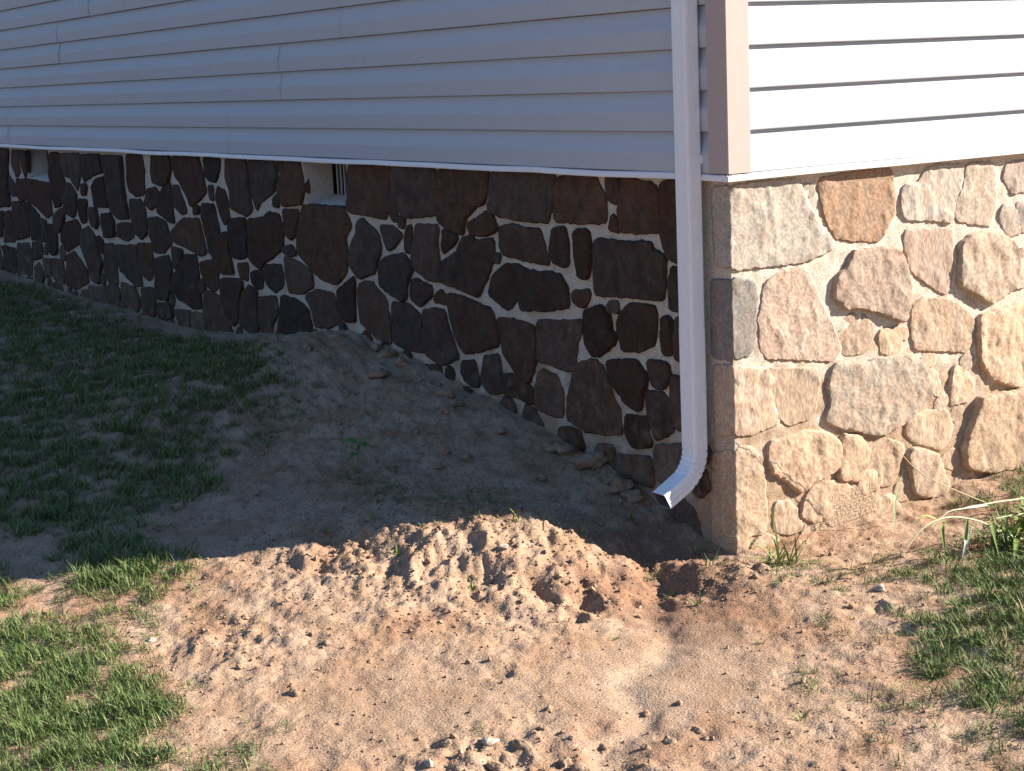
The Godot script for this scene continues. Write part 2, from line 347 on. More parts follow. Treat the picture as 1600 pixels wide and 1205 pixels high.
const SPROUTS := [
	[-0.33,0.61,9,0],
	[-0.27,0.54,8,0],
	[-0.29,0.39,7,0],
	[-0.61,0.96,7,0],
	[-0.68,1.08,6,0],
	[-0.42,0.99,5,0],
	[-0.15,0.88,6,0],
	[0.06,0.16,10,0],
	[0.19,-0.02,20,1],
	[0.18,-0.08,14,1],
	[0.14,-0.02,8,1],
	[0.23,0.34,5,0],
	[0.08,0.32,5,0],
	[-0.43,0.88,5,0],
	[-0.08,0.27,6,0],
	[-0.06,0.64,4,0],
	[0.32,0.71,3,0],
	[0.59,0.42,3,0],
	[1.04,0.68,5,0],
	[-1.22,0.70,7,2],
	[-0.93,0.77,5,2],
	[-0.99,0.80,5,2],
	[-1.02,0.68,5,2],
	[-0.81,0.34,5,2],
	[-1.42,0.59,9,2],
	[-0.40,0.12,5,2],
	[-0.13,0.05,8,0]]

var tones := [Color(.47, .4, .325), Color(.46, .395, .325), Color(.45, .365, .3), Color(.43, .37, .31), Color(.31, .275, .245), Color(.37, .26, .18), Color(.5, .395, .3), Color(.5, .395, .295), Color(.088, .055, .041), Color(.083, .062, .051), Color(.1, .063, .045), Color(.095, .071, .058), Color(.116, .084, .066), Color(.145, .102, .076)]  # last six: dark brown stones, colour deepened further for their wall's shade
var rng := RandomNumberGenerator.new()
var mats := {}
var noise_a := FastNoiseLite.new()
var noise_b := FastNoiseLite.new()
var noise_c := FastNoiseLite.new()
var noise_cell := FastNoiseLite.new()
var used_names := {}

class Shell:
	var v := PackedVector3Array()
	var n := PackedVector3Array()
	var c := PackedColorArray()
	var uv := PackedVector2Array()
	var idx := PackedInt32Array()
	func add(p: Vector3, col := Color.WHITE) -> int:
		v.append(p); c.append(col)
		return v.size() - 1
	func tri(a: int, b: int, d: int) -> void:
		idx.append(a); idx.append(b); idx.append(d)
	func quad(a: int, b: int, d: int, e: int) -> void:
		tri(a, b, d); tri(a, d, e)
	func flat_quad(a: Vector3, b: Vector3, d: Vector3, e: Vector3, col := Color.WHITE) -> void:
		var s := v.size()
		add(a, col); add(b, col); add(d, col); add(e, col)
		quad(s, s + 1, s + 2, s + 3)
	func box(lo: Vector3, hi: Vector3, col := Color.WHITE) -> void:
		var q := []
		for i in 8: q.append(Vector3(hi.x if i & 1 else lo.x, hi.y if i & 2 else lo.y, hi.z if i & 4 else lo.z))
		for s in [[0, 2, 3, 1], [4, 5, 7, 6], [0, 1, 5, 4], [2, 6, 7, 3], [0, 4, 6, 2], [1, 3, 7, 5]]:
			flat_quad(q[s[0]], q[s[3]], q[s[2]], q[s[1]], col)
	func mesh(mat: Material) -> ArrayMesh:
		if n.size() != v.size():
			n.resize(v.size()); n.fill(Vector3.ZERO)
			for i in range(0, idx.size(), 3):
				var a := idx[i]; var b := idx[i + 1]; var d := idx[i + 2]
				var w := (v[d] - v[a]).cross(v[b] - v[a])
				n[a] += w; n[b] += w; n[d] += w
			for i in n.size(): n[i] = n[i].normalized()
		var arr := []
		arr.resize(Mesh.ARRAY_MAX)
		arr[Mesh.ARRAY_VERTEX] = v; arr[Mesh.ARRAY_NORMAL] = n; arr[Mesh.ARRAY_COLOR] = c; arr[Mesh.ARRAY_INDEX] = idx
		var m := ArrayMesh.new()
		m.add_surface_from_arrays(Mesh.PRIMITIVE_TRIANGLES, arr)
		m.surface_set_material(0, mat)
		return m

func numbered(called: String) -> String:
	var k: int = used_names.get(called, -1) + 1
	used_names[called] = k
	return called if k == 0 else "%s_%03d" % [called, k]

func put(called: String, mesh: Mesh, parent: Node = self) -> MeshInstance3D:
	var o := MeshInstance3D.new()
	o.mesh = mesh
	o.name = numbered(called)
	parent.add_child(o, true)
	return o

func tag(o: Node, label: String, category := "", group := "", kind := "") -> void:
	if label: o.set_meta("label", label)
	if category: o.set_meta("category", category)
	if group: o.set_meta("group", group)
	if kind: o.set_meta("kind", kind)

func make_noise(n: FastNoiseLite, sd: int, freq: float, oct: int, kind := FastNoiseLite.TYPE_SIMPLEX_SMOOTH) -> void:
	n.seed = sd; n.noise_type = kind; n.frequency = freq; n.fractal_octaves = oct
	n.fractal_type = FastNoiseLite.FRACTAL_FBM if oct > 1 else FastNoiseLite.FRACTAL_NONE

# a seamless grey picture between lo and hi (matter grain), and its relief
func grain(sd: int, freq: float, oct: int, lo: float, hi: float, stretch := Vector2.ONE) -> Array:
	var n := FastNoiseLite.new()
	make_noise(n, sd, freq, oct)
	var size := 512
	var src := n.get_seamless_image(size, size)
	src.convert(Image.FORMAT_RF)
	var col := Image.create(size, size, false, Image.FORMAT_RGB8)
	for y in size:
		for x in size:
			var t: float = src.get_pixel(int(x * stretch.x) % size, int(y * stretch.y) % size).r
			t = lerp(lo, hi, clampf((t - .5) * 1.6 + .5, 0, 1))
			col.set_pixel(x, y, Color(t, t, t))
	var bump := col.duplicate()
	bump.bump_map_to_normal_map(6.0)
	return [ImageTexture.create_from_image(col), ImageTexture.create_from_image(bump)]

func surface(called: String, g: Array, scale: float, rough: float, normal: float, vertex := true, base := Color.WHITE, bump_cm := 0.0) -> StandardMaterial3D:
	var m := StandardMaterial3D.new()
	m.resource_name = called
	m.vertex_color_use_as_albedo = vertex
	m.albedo_color = base
	m.roughness = rough
	m.metallic_specular = 0.3
	m.cull_mode = BaseMaterial3D.CULL_DISABLED
	if g.size():
		m.albedo_texture = g[0]
		m.uv1_triplanar = true
		m.uv1_world_triplanar = true
		m.uv1_scale = Vector3.ONE * scale
		if normal > 0:
			m.normal_enabled = true; m.normal_texture = g[1]; m.normal_scale = normal
		if bump_cm > 0:
			m.heightmap_enabled = true; m.heightmap_texture = g[0]; m.heightmap_scale = bump_cm
	mats[called] = m
	return m

func lin(r: float, g: float, b: float) -> Color: return Color(r, g, b).linear_to_srgb()

# ---------------------------------------------------------------- ground height
var rbf := PackedFloat64Array()
var grid := PackedFloat32Array()
const GX := -14.0
const GZ := -6.0
const GS := 0.08
const GW := 250
const GH := 170

func solve_ground() -> void:
	var k := GROUND_POINTS.size() / 3
	var m := k + 1
	var a := []
	for i in m:
		var row := PackedFloat64Array(); row.resize(m + 1)
		for j in m:
			if i < k and j < k:
				var dx: float = GROUND_POINTS[i * 3] - GROUND_POINTS[j * 3]
				var dz: float = GROUND_POINTS[i * 3 + 1] - GROUND_POINTS[j * 3 + 1]
				row[j] = sqrt(dx * dx + dz * dz + .0025) - (.02 if i == j else 0.0)
			else:
				row[j] = 0.0 if i == k and j == k else 1.0
		row[m] = GROUND_POINTS[i * 3 + 2] if i < k else 0.0
		a.append(row)
	for i in m:
		var best := i
		for r in range(i + 1, m):
			if absf(a[r][i]) > absf(a[best][i]): best = r
		var t = a[i]; a[i] = a[best]; a[best] = t
		for r in m:
			if r == i: continue
			var f: float = a[r][i] / a[i][i]
			if f == 0.0: continue
			var rr: PackedFloat64Array = a[r]
			var ri: PackedFloat64Array = a[i]
			for q in range(i, m + 1): rr[q] -= f * ri[q]
			a[r] = rr
	for i in m: rbf.append(a[i][m] / a[i][i])
	var px := PackedFloat64Array(); var pz := PackedFloat64Array()
	for i in k: px.append(GROUND_POINTS[i * 3]); pz.append(GROUND_POINTS[i * 3 + 1])
	grid.resize(GW * GH)
	for j in GH:
		for i in GW:
			var x := GX + i * GS; var z := GZ + j * GS
			var s: float = rbf[k]
			for q in k:
				var dx := x - px[q]; var dz := z - pz[q]
				s += rbf[q] * sqrt(dx * dx + dz * dz + .0025)
			grid[j * GW + i] = s

func broad(x: float, z: float) -> float:
	var fx := clampf((x - GX) / GS, 1.0, GW - 3.01); var fz := clampf((z - GZ) / GS, 1.0, GH - 3.01)
	var i := int(fx); var j := int(fz)
	var tx := fx - i; var tz := fz - j
	var wx := [(1 - tx) * (1 - tx) * (1 - tx) / 6.0, (3 * tx * tx * tx - 6 * tx * tx + 4) / 6.0, (-3 * tx * tx * tx + 3 * tx * tx + 3 * tx + 1) / 6.0, tx * tx * tx / 6.0]
	var wz := [(1 - tz) * (1 - tz) * (1 - tz) / 6.0, (3 * tz * tz * tz - 6 * tz * tz + 4) / 6.0, (-3 * tz * tz * tz + 3 * tz * tz + 3 * tz + 1) / 6.0, tz * tz * tz / 6.0]
	var s := 0.0
	for b in 4:
		var o := (j + b - 1) * GW + i - 1
		s += wz[b] * (wx[0] * grid[o] + wx[1] * grid[o + 1] + wx[2] * grid[o + 2] + wx[3] * grid[o + 3])
	return s

func near(x: float, z: float, cx: float, cz: float, r: float) -> float:
	var d := ((x - cx) * (x - cx) + (z - cz) * (z - cz)) / (r * r)
	return exp(-d)

# how crumbly the soil is: the spoil mound, the heap by the corner, the trampled strip in front
func crumble(x: float, z: float) -> float:
	var t := near(x, z, -.35, .75, .42) + near(x, z, -.62, 1.05, .3) * .7 + near(x, z, .07, .2, .16) * 1.1 + near(x, z, -.05, .62, .25)
	t += near(x, z, .75, 1.45, .26) * .95 + near(x, z, 1.05, 1.3, .2) * .85
	t += near(x, z, -.2, 1.62, .16) * .8 + near(x, z, -1.5, .7, .5) * .6 + near(x, z, -2.4, .3, .7) * .8 + near(x, z, -.5, .1, .4) * .5
	return clampf(t, 0.0, 1.0)

const RUNOFF := [[-.02, .3], [.1, .4], [.22, .5], [.4, .58], [.52, .72], [.58, .88], [.72, .92], [.82, 1.0], [.86, 1.12], [.98, 1.2], [1.2, 1.3]]
func runoff(x: float, z: float) -> float:
	if x < -.3 or x > 1.6 or z < .1 or z > 1.7: return 9.0
	var q := Vector2(x, z) + Vector2(noise_a.get_noise_2d(x, z + 77), noise_a.get_noise_2d(x + 44, z)) * .025
	var best := 9.0
	for i in RUNOFF.size() - 1:
		var a := Vector2(RUNOFF[i][0], RUNOFF[i][1]); var d := Vector2(RUNOFF[i + 1][0], RUNOFF[i + 1][1]) - a
		var t := clampf((q - a).dot(d) / d.length_squared(), 0, 1)
		best = minf(best, q.distance_to(a + d * t))
	return best

func washed(x: float, z: float) -> float:
	var r := runoff(x, z)
	return clampf((exp(-r * r / .012) if r < 1 else 0.0) + near(x, z, .42, .62, .3) + near(x, z, .7, .85, .25) + near(x, z, .45, 1.4, .3), 0, 1)

func ground_at(x: float, z: float, fine := true) -> float:
	var h := broad(x, z)
	if not fine: return h
	var cr := crumble(x, z)
	var ws := washed(x, z)
	var rr := runoff(x, z)
	if rr < .3: h -= .016 * exp(-rr * rr / .0028)
	h += noise_a.get_noise_2d(x, z) * (.012 + .014 * cr) * (1 - .6 * ws)
	h += noise_b.get_noise_2d(x, z) * (.0036 + .0062 * cr) * (1 - .75 * ws)
	if cr > .08:
		var cell := noise_cell.get_noise_2d(x + noise_b.get_noise_2d(z, x) * .03, z)
		h += cr * (-.5 - cell) * .017
	h += noise_c.get_noise_2d(x, z) * (.003 + .0022 * cr) * (1 - .6 * ws)
	for p in pits_near(x, z):
		var dx: float = x - p[0]; var dz: float = z - p[1]
		# slots run along the fall of the mound, a little longer than wide
		var along := dx * .75 + dz * .66; var across := dx * .66 - dz * .75
		var d: float = (along * along * .75 + across * across * 1.2) / (p[2] * p[2])
		if d < 4.0:
			d += noise_b.get_noise_2d(x * 1.2, z * 1.2) * .6 + noise_a.get_noise_2d(x * 2, z * 2) * .5; d = maxf(d, 0)
			h += p[3] * .52 * (-1.0 * exp(-d * d) + .1 * exp(-(d - 1.9) * (d - 1.9) * 2.0))
	return h

var pit_bins := {}
func pits_near(x: float, z: float) -> Array:
	return pit_bins.get(Vector2i(floori(x / .2), floori(z / .2)), [])

func bin_pits() -> void:
	for p in PITS:
		var r: float = p[2] * 3.2
		for i in range(floori((p[0] - r) / .2), floori((p[0] + r) / .2) + 1):
			for j in range(floori((p[1] - r) / .2), floori((p[1] + r) / .2) + 1):
				var key := Vector2i(i, j)
				if not pit_bins.has(key): pit_bins[key] = []
				pit_bins[key].append(p)

func soil_colour(x: float, z: float) -> Color:
	var dry := Color(.45, .302, .2)
	var pale := Color(.51, .365, .26)
	var red := Color(.27, .15, .095)
	var c := dry.lerp(pale, clampf(.5 + noise_a.get_noise_2d(x * .8 + 9, z * .8) * 1.4, 0, 1))
	# damp red clay washed out under the spout
	var damp := near(x, z, .1, .3, .2) + near(x, z, -.02, .55, .18) * .5 + near(x, z, .35, .45, .2) * .6 + near(x, z, -.25, .15, .25) * .8 + near(x, z, .3, -.45, .25) * .35
	damp += (noise_a.get_noise_2d(x * 1.3, z * 1.3 + 40) * .8 + noise_b.get_noise_2d(x, z + 7) * .5) * .6
	c = c.lerp(red, clampf(damp * 1.3 - .12, 0, .85))
	var clay := clampf(noise_a.get_noise_2d(x * .35 - 30, z * .35) * 2.4 + noise_b.get_noise_2d(x * .7, z * .7 + 60) * .5 - .1, 0, 1)
	c = c.lerp(Color(.37, .215, .13), clay * .75)
	var tan_ := near(x, z, .38, 1.55, .35) + near(x, z, .55, .75, .3) * .5
	c = c.lerp(Color(.4, .275, .185), clampf(tan_ * .8 + noise_b.get_noise_2d(x + 3, z) * .3, 0, .8))
	# fine pale silt settled in the runoff, streaked along it
	var rr := runoff(x, z)
	if rr < .2: c = c.lerp(Color(.5, .38, .28), clampf(exp(-rr * rr / .004) * .7 + noise_b.get_noise_2d(x, z - 50) * .4 - .1, 0, .7) * clampf((x - .2) * 3.0, 0, 1))
	var k := 1.0 + noise_c.get_noise_2d(x * .7, z * .7) * .14
	return Color(c.r * k, c.g * k, c.b * k)

func axis(dense0: float, dense1: float, step: float, lo: float, hi: float, mid: float) -> PackedFloat32Array:
	var a := PackedFloat32Array()
	var left := []
	var s := step; var q := dense0
	while q > lo:
		s = minf(s * 1.06, mid) if q > -9.5 and q > lo * .3 else s * 1.5
		q -= s; left.append(maxf(q, lo))
	left.reverse()
	for t in left: a.append(t)
	q = dense0
	while q < dense1: a.append(q); q += step
	s = step
	while q < hi:
		a.append(q); s = s * 1.25; q += s
	a.append(hi)
	return a

func build_ground() -> void:
	var xs := axis(-1.7, 2.1, .0095, -70, 70, .05)
	var zs := axis(-1.1, 2.5, .0095, -70, 70, .05)
	var s := Shell.new()
	var w := xs.size()
	for z in zs:
		for x in xs:
			var fine := x > -10 and x < 4.5 and z > -3 and z < 6
			s.v.append(Vector3(x, ground_at(x, z, fine), z))
			s.c.append(soil_colour(x, z) if fine else Color(.4, .27, .18))
	for j in zs.size() - 1:
		for i in w - 1:
			var a := j * w + i
			s.quad(a, a + 1, a + w + 1, a + w)
	var g := put("ground", s.mesh(mats.soil))
	tag(g, "bare tan and red clay ground with trampled spoil mound", "", "", "structure")
	print("ground ", s.v.size())

# ---------------------------------------------------------------- foundation
# u runs along the unfolded foundation: negative on the shaded wall, positive on the sunlit one; h stands out from the mortar plane
func fold(u: float, v: float, h: float) -> Vector3:
	var m := h * maxf(0.0, 1.0 - absf(u) / .12)
	return Vector3(FACE + h, v, FACE - u + m) if u >= 0 else Vector3(FACE + u + m, v, FACE + h)

func inside(poly: PackedVector2Array, q: Vector2) -> bool: return Geometry2D.is_point_in_polygon(q, poly)

func stone_mesh(rec: Array, k: int) -> ArrayMesh:
	rng.seed = 900 + k * 17
	var raw := PackedVector2Array()
	for i in range(2, rec.size(), 2): raw.append(Vector2(rec[i], rec[i + 1]) * .001)
	var area := 0.0; var mid := Vector2.ZERO
	for i in raw.size():
		var b := raw[(i + 1) % raw.size()]
		area += raw[i].cross(b) * .5; mid += raw[i]
	mid /= raw.size()
	if area < 0: raw.reverse(); area = -area
	var far := clampf(-mid.x / 6.0, 0, 1)
	var lit := mid.x > -.12
	var step := lerpf(.0095 if lit else .018, .04, far)
	var prot: float = rec[1] * .001 * ((.42 if rec[1] < 30 else .58) if lit else 1.25)
	# rounded, slightly ragged outline
	var sm := PackedVector2Array()
	for i in raw.size():
		var a := raw[(i - 1 + raw.size()) % raw.size()]; var b := raw[i]; var d := raw[(i + 1) % raw.size()]
		sm.append(b.lerp(a, minf(.15, .007 / maxf(.001, a.distance_to(b)))))
		sm.append(b.lerp(d, minf(.15, .007 / maxf(.001, d.distance_to(b)))))
	var ring := PackedVector2Array()
	for i in sm.size():
		var a := sm[i]; var b := sm[(i + 1) % sm.size()]
		var cnt := maxi(1, roundi(a.distance_to(b) / step))
		for t in cnt: ring.append(a.lerp(b, float(t) / cnt))
	var cnt := ring.size()
	var nrm := PackedVector2Array()
	for i in cnt:
		var t := (ring[(i + 1) % cnt] - ring[(i - 1 + cnt) % cnt]).normalized()
		nrm.append(Vector2(-t.y, t.x))     # inward for a counter-clockwise outline
	var size := sqrt(area)
	var bev := minf(.005, size * .08)
	var out := PackedVector2Array(); var inn := PackedVector2Array()
	for i in cnt:
		var q := ring[i]
		var jig := noise_b.get_noise_2d(q.x * 2.2 + k * 3, q.y * 2.2) * .005 + noise_c.get_noise_2d(q.x, q.y + k) * .002
		var on_corner := absf(q.x) < .004
		out.append(q + nrm[i] * (0.0 if on_corner else jig - (.0105 if lit else .0088)))
		inn.append(out[i] + nrm[i] * bev * (1.0 + noise_c.get_noise_2d(q.y, q.x) * .6))
	var pts := inn.duplicate()
	var lo := inn[0]; var hi := inn[0]
	for q in inn: lo = lo.min(q); hi = hi.max(q)
	var gstep := step * 1.05
	var y := lo.y
	var rowi := 0
	while y < hi.y:
		var x := lo.x + (gstep * .5 if rowi & 1 else 0.0)
		while x < hi.x:
			var q := Vector2(x, y) + Vector2(rng.randf_range(-1, 1), rng.randf_range(-1, 1)) * gstep * .22
			if inside(inn, q):
				var ok := true
				for r in inn:
					if r.distance_squared_to(q) < gstep * gstep * .3: ok = false; break
				if ok: pts.append(q)
			x += gstep
		y += gstep * .87; rowi += 1
	if lo.x < -.01 and hi.x > .01:         # a stone that wraps the corner keeps a crisp arris
		var keep := PackedVector2Array()
		for i in pts.size():
			if i < inn.size() or absf(pts[i].x) > .009: keep.append(pts[i])
		pts = keep
		y = lo.y
		while y < hi.y:
			for dx in [-.006, 0.0, .006]:
				var q := Vector2(dx, y)
				if inside(inn, q): pts.append(q)
			y += .011
	# split face: tilted facets, fine roughness
	var tilt := Vector2(rng.randf_range(-1, 1), rng.randf_range(-1, 1)) * prot * (.35 if lit else .8) / size
	var ff := rng.randf_range(.55, .95)
	var off := Vector2(rng.randf_range(-40, 40), rng.randf_range(-40, 40))
	var turn := rng.randf_range(-.9, .9)
	var cs := cos(turn); var sn := sin(turn)
	var amp := minf(.006 if lit else .009, size * .065)
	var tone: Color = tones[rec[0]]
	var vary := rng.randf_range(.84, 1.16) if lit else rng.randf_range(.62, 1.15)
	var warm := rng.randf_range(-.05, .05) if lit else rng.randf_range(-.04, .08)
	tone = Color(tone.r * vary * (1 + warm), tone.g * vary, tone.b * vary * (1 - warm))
	var streak: bool = rng.randf() < .5
	var rust := rng.randf_range(-.25, .3)
	var s := Shell.new()
	var shade := func(q: Vector2) -> Color:
		var w := q * ff + off
		var t := 1.0 + noise_b.get_noise_2d(w.x * (1.6 if streak else .8), w.y * .6) * (.17 if lit else .55) + noise_c.get_noise_2d(w.x, w.y) * .16
		var c := Color(tone.r * t, tone.g * t, tone.b * t)
		var ru := clampf((noise_a.get_noise_2d(w.x * 2.0, w.y * 2.0 + 11) + rust) * 1.6, 0, .2 if lit else .6)
		c = c.lerp(Color(tone.r * 1.15, tone.g * .82, tone.b * .62), ru)
		# clay splashed up by the rain: clotted patches on the lower courses
		var mud := (.42 if q.x > 0 else .24) - q.y + noise_a.get_noise_2d(q.x * 1.4, q.y * 1.4 + 5) * .3 + noise_b.get_noise_2d(q.x, q.y) * .3
		if mud > 0: c = c.lerp(Color(.46, .335, .23) if q.x > 0 else Color(.43, .3, .2), clampf(mud * 3.0, 0, .7 if q.x > 0 else .22))
		return c
	for i in pts.size():
		var q := pts[i]
		var w := q * ff + off
		var edge := 0.0 if i >= cnt else 1.0
		var h := prot + tilt.dot(q - mid) + noise_a.get_noise_2d(w.x * 2.2, w.y * 2.2) * amp * .8 + noise_b.get_noise_2d(w.x, w.y * .6) * amp * .55 + noise_c.get_noise_2d(w.x * .8, w.y * .5) * amp * .4
		# cleavage steps across the split face
		var lay := noise_a.get_noise_2d((w.x * cs + w.y * sn) * 1.7 + 70, (w.y * cs - w.x * sn) * .5) * 1.6
		h += (floorf(lay * 2.2) / 2.2) * amp * .55
		h = maxf(h, prot * .72)
		h -= edge * minf(prot * .12, .002)
		s.add(fold(q.x, q.y, h), shade.call(q))
	var tris := Geometry2D.triangulate_delaunay(pts)
	for i in range(0, tris.size(), 3):
		var a := pts[tris[i]]; var b := pts[tris[i + 1]]; var d := pts[tris[i + 2]]
		if not inside(inn, (a + b + d) / 3.0): continue
		if (b - a).cross(d - a) > 0: s.tri(tris[i], tris[i + 2], tris[i + 1])
		else: s.tri(tris[i], tris[i + 1], tris[i + 2])
	var rim := s.v.size()
	for i in cnt: s.add(s.v[i], s.c[i])
	var base := s.v.size()
	for i in cnt: s.add(fold(out[i].x, out[i].y, prot * .6), shade.call(out[i]))
	for i in cnt: s.add(fold(out[i].x - nrm[i].x * .004, out[i].y - nrm[i].y * .004, -.02), shade.call(out[i]))
	for i in cnt:
		var j := (i + 1) % cnt
		s.quad(rim + i, rim + j, base + j, base + i)
		s.quad(base + i, base + j, base + cnt + j, base + cnt + i)
	return s.mesh([mats.stone, mats.stone_streaked, mats.stone_coarse][rng.randi() % 3])

const VENTS := [[-2.984, -2.56], [-7.295, -6.8]]
const VENT_FLOOR := .972

func mortar_h(u: float, v: float) -> float:
	var h := .003 + noise_a.get_noise_2d(u * 2.0, v * 2.0 + 3) * .006 + noise_b.get_noise_2d(u, v) * .005 + noise_c.get_noise_2d(u, v) * .0016
	return h * (.6 if u > 0 else .45)

func mortar_colour(u: float, v: float) -> Color:
	var clean := Color(.68, .61, .51)
	var n := noise_a.get_noise_2d(u * 1.2 + 20, v * 1.2) * .35 + noise_b.get_noise_2d(u + 5, v) * .28
	var k := 1.0 + noise_c.get_noise_2d(u * .8, v * .8 + 9) * .1 + noise_b.get_noise_2d(u * .7, v * .7) * .12
	var c := Color(clean.r * k, clean.g * k, clean.b * k)
	var mud := clampf(((.66 if u > 0 else .5) - v + n) * 3.0, 0, .95)
	c = c.lerp(Color(.45, .32, .215), mud)
	var stain := noise_b.get_noise_2d(u * 1.7 + 60, v * .5)
	if stain > .2: c = c.lerp(Color(.4, .28, .18), (stain - .2) * .9)
	return c

func mortar_sheet(us: PackedFloat32Array, vs: PackedFloat32Array) -> ArrayMesh:
	var s := Shell.new()
	var w := us.size()
	for v in vs:
		for u in us:
			var h := mortar_h(u, v)
			for q in VENTS:
				if u > q[0] - .001 and u < q[1] + .001 and v > VENT_FLOOR - .001: h = .004
			s.add(fold(u, v, h), mortar_colour(u, v))
	for j in vs.size() - 1:
		for i in w - 1:
			var cu := (us[i] + us[i + 1]) * .5; var cv := (vs[j] + vs[j + 1]) * .5
			var hole := false
			for q in VENTS:
				if cu > q[0] and cu < q[1] and cv > VENT_FLOOR: hole = true
			if hole: continue
			var a := j * w + i
			s.quad(a, a + w, a + w + 1, a + 1)
	return s.mesh(mats.mortar)

func spaced(stops: Array, step: float) -> PackedFloat32Array:
	var a := PackedFloat32Array()
	for i in stops.size() - 1:
		var cnt := maxi(1, roundi((stops[i + 1] - stops[i]) / step))
		for t in cnt: a.append(lerpf(stops[i], stops[i + 1], float(t) / cnt))
	a.append(stops[-1])
	return a

func build_foundation(house: Node3D) -> void:
	var vs := spaced([-.2, VENT_FLOOR, SILL + .02], .02)
	var us := spaced([-9.4, VENTS[1][0], VENTS[1][1], VENTS[0][0], VENTS[0][1], -.5], .03)
	us.append_array(spaced([-.48, 0.0], .012))
	var shaded := put("foundation_wall", mortar_sheet(us, vs), house)
	tag(shaded, "shaded fieldstone foundation wall of dark brown stones, deepened for the shade, in pale mortar")
	var lit_us := spaced([0.0, 1.3], .011)
	lit_us.append_array(spaced([1.33, 4.0], .1))
	var lit := put("foundation_wall", mortar_sheet(lit_us, spaced([-.2, SILL + .02], .011)), house)
	tag(lit, "sunlit fieldstone foundation wall of tan and grey stones splashed with clay")
	var k := 0
	for rec in STONES:
		var mean := 0.0
		for i in range(2, rec.size(), 2): mean += rec[i]
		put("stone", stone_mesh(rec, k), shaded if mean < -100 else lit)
		k += 1
	# trowelled ridges in the smeared mortar under the lowest stones
	var s := Shell.new()
	var w := 120; var rows := 46
	for j in rows:
		for i in w:
			var u := .30 + .33 * i / (w - 1.0); var v := -.02 + .14 * j / (rows - 1.0) + (u - .3) * .10
			var warp := noise_a.get_noise_2d(u * 2, v * 2) * .008
			var row := (v - u * .10 + warp) / .0115
			var ri := floorf(row)
			var col := u / .024 + fmod(ri, 2.0) * .5 + noise_b.get_noise_2d(u * .6, ri) * .8
			var lump := pow(absf(sin(row * PI)), .6) * (.55 + .45 * pow(absf(sin(col * PI)), .5))
			var rim := clampf(minf(minf(i, w - 1 - i) / 10.0, minf(j, rows - 1 - j) / 6.0), 0, 1)
			s.add(fold(u, v, .002 + rim * (.004 + lump * .003 + noise_c.get_noise_2d(u, v) * .002)), Color(.45, .335, .235))
	for j in rows - 1:
		for i in w - 1:
			var a := j * w + i
			s.quad(a, a + w, a + w + 1, a + 1)
	tag(put("mortar_patch", s.mesh(mats.mortar), lit), "trowel ridged clay coloured mortar patch")
	# vents: mortared reveals, a sloping sill, a black plate painting the dark behind upright bars
	for q in VENTS:
		var x0: float = FACE + q[0]; var x1: float = FACE + q[1]
		var zb := -.17; var zf := FACE + .004; var top := SILL + .02
		var r := Shell.new()
		var col := Color(.76, .72, .65)
		r.flat_quad(Vector3(x0, VENT_FLOOR, zf), Vector3(x0, VENT_FLOOR, zb), Vector3(x0, top, zb), Vector3(x0, top, zf), col)
		r.flat_quad(Vector3(x1, VENT_FLOOR, zb), Vector3(x1, VENT_FLOOR, zf), Vector3(x1, top, zf), Vector3(x1, top, zb), col)
		r.flat_quad(Vector3(x0, VENT_FLOOR, zf), Vector3(x1, VENT_FLOOR, zf), Vector3(x1, VENT_FLOOR + .045, zb), Vector3(x0, VENT_FLOOR + .045, zb), col)
		var rec := put("vent_recess", r.mesh(mats.mortar), house)
		tag(rec, "mortared recess holding a barred crawl space vent")
		var b := Shell.new()
		b.box(Vector3(x0, VENT_FLOOR, zb - .06), Vector3(x1, top, zb - .05))
		put("dark_plate", b.mesh(mats.dark), rec)
		var x := x0 + .03
		while x < x1:
			b = Shell.new()
			b.box(Vector3(x, VENT_FLOOR + .02, zb - .010), Vector3(x + .009, top, zb - .004))
			put("bar", b.mesh(mats.bar), rec)
			x += .036

# ---------------------------------------------------------------- siding
func siding_panel(along_x: bool, a: float, b: float, y0: float, lap: float, sd: int) -> ArrayMesh:
	# profile of a double dutch-lap panel: [height, stand-off]
	var prof := []
	for k in 2:
		var o := y0 + k * COURSE
		prof.append_array([[o + .004, -.0142], [o, -.004], [o + .0015, 0.0], [o + .004, .0005], [o + .056, .0045], [o + .064, .0035], [o + .074, -.0005], [o + .09, -.006], [o + .107, -.0105], [o + COURSE - .001, -.0138]])
	var s := Shell.new()
	var cnt := maxi(2, ceili(absf(b - a) / .12))
	var w := prof.size()
	for i in cnt + 1:
		var t := float(i) / cnt
		var q := lerpf(a, b, t)
		for j in w:
			var y: float = prof[j][0]
			var wave := noise_b.get_noise_2d(q * .055 + sd * 5, y * .25) * .0007 + noise_b.get_noise_2d(q * .02 + sd, y * .03) * .0022
			var off: float = prof[j][1] - .002 + wave * .6 + lap * t * .0015
			s.add(Vector3(q, y + wave * .5, off) if along_x else Vector3(off, y + wave * .5, -q))
	# sharp folds: duplicate columns are not needed, the lip is small; normals per course
	for i in cnt:
		for j in w - 1:
			var p := i * w + j
			if j == w / 2 - 1: continue
			s.quad(p, p + 1, p + w + 1, p + w)
	return s.mesh(mats.siding)

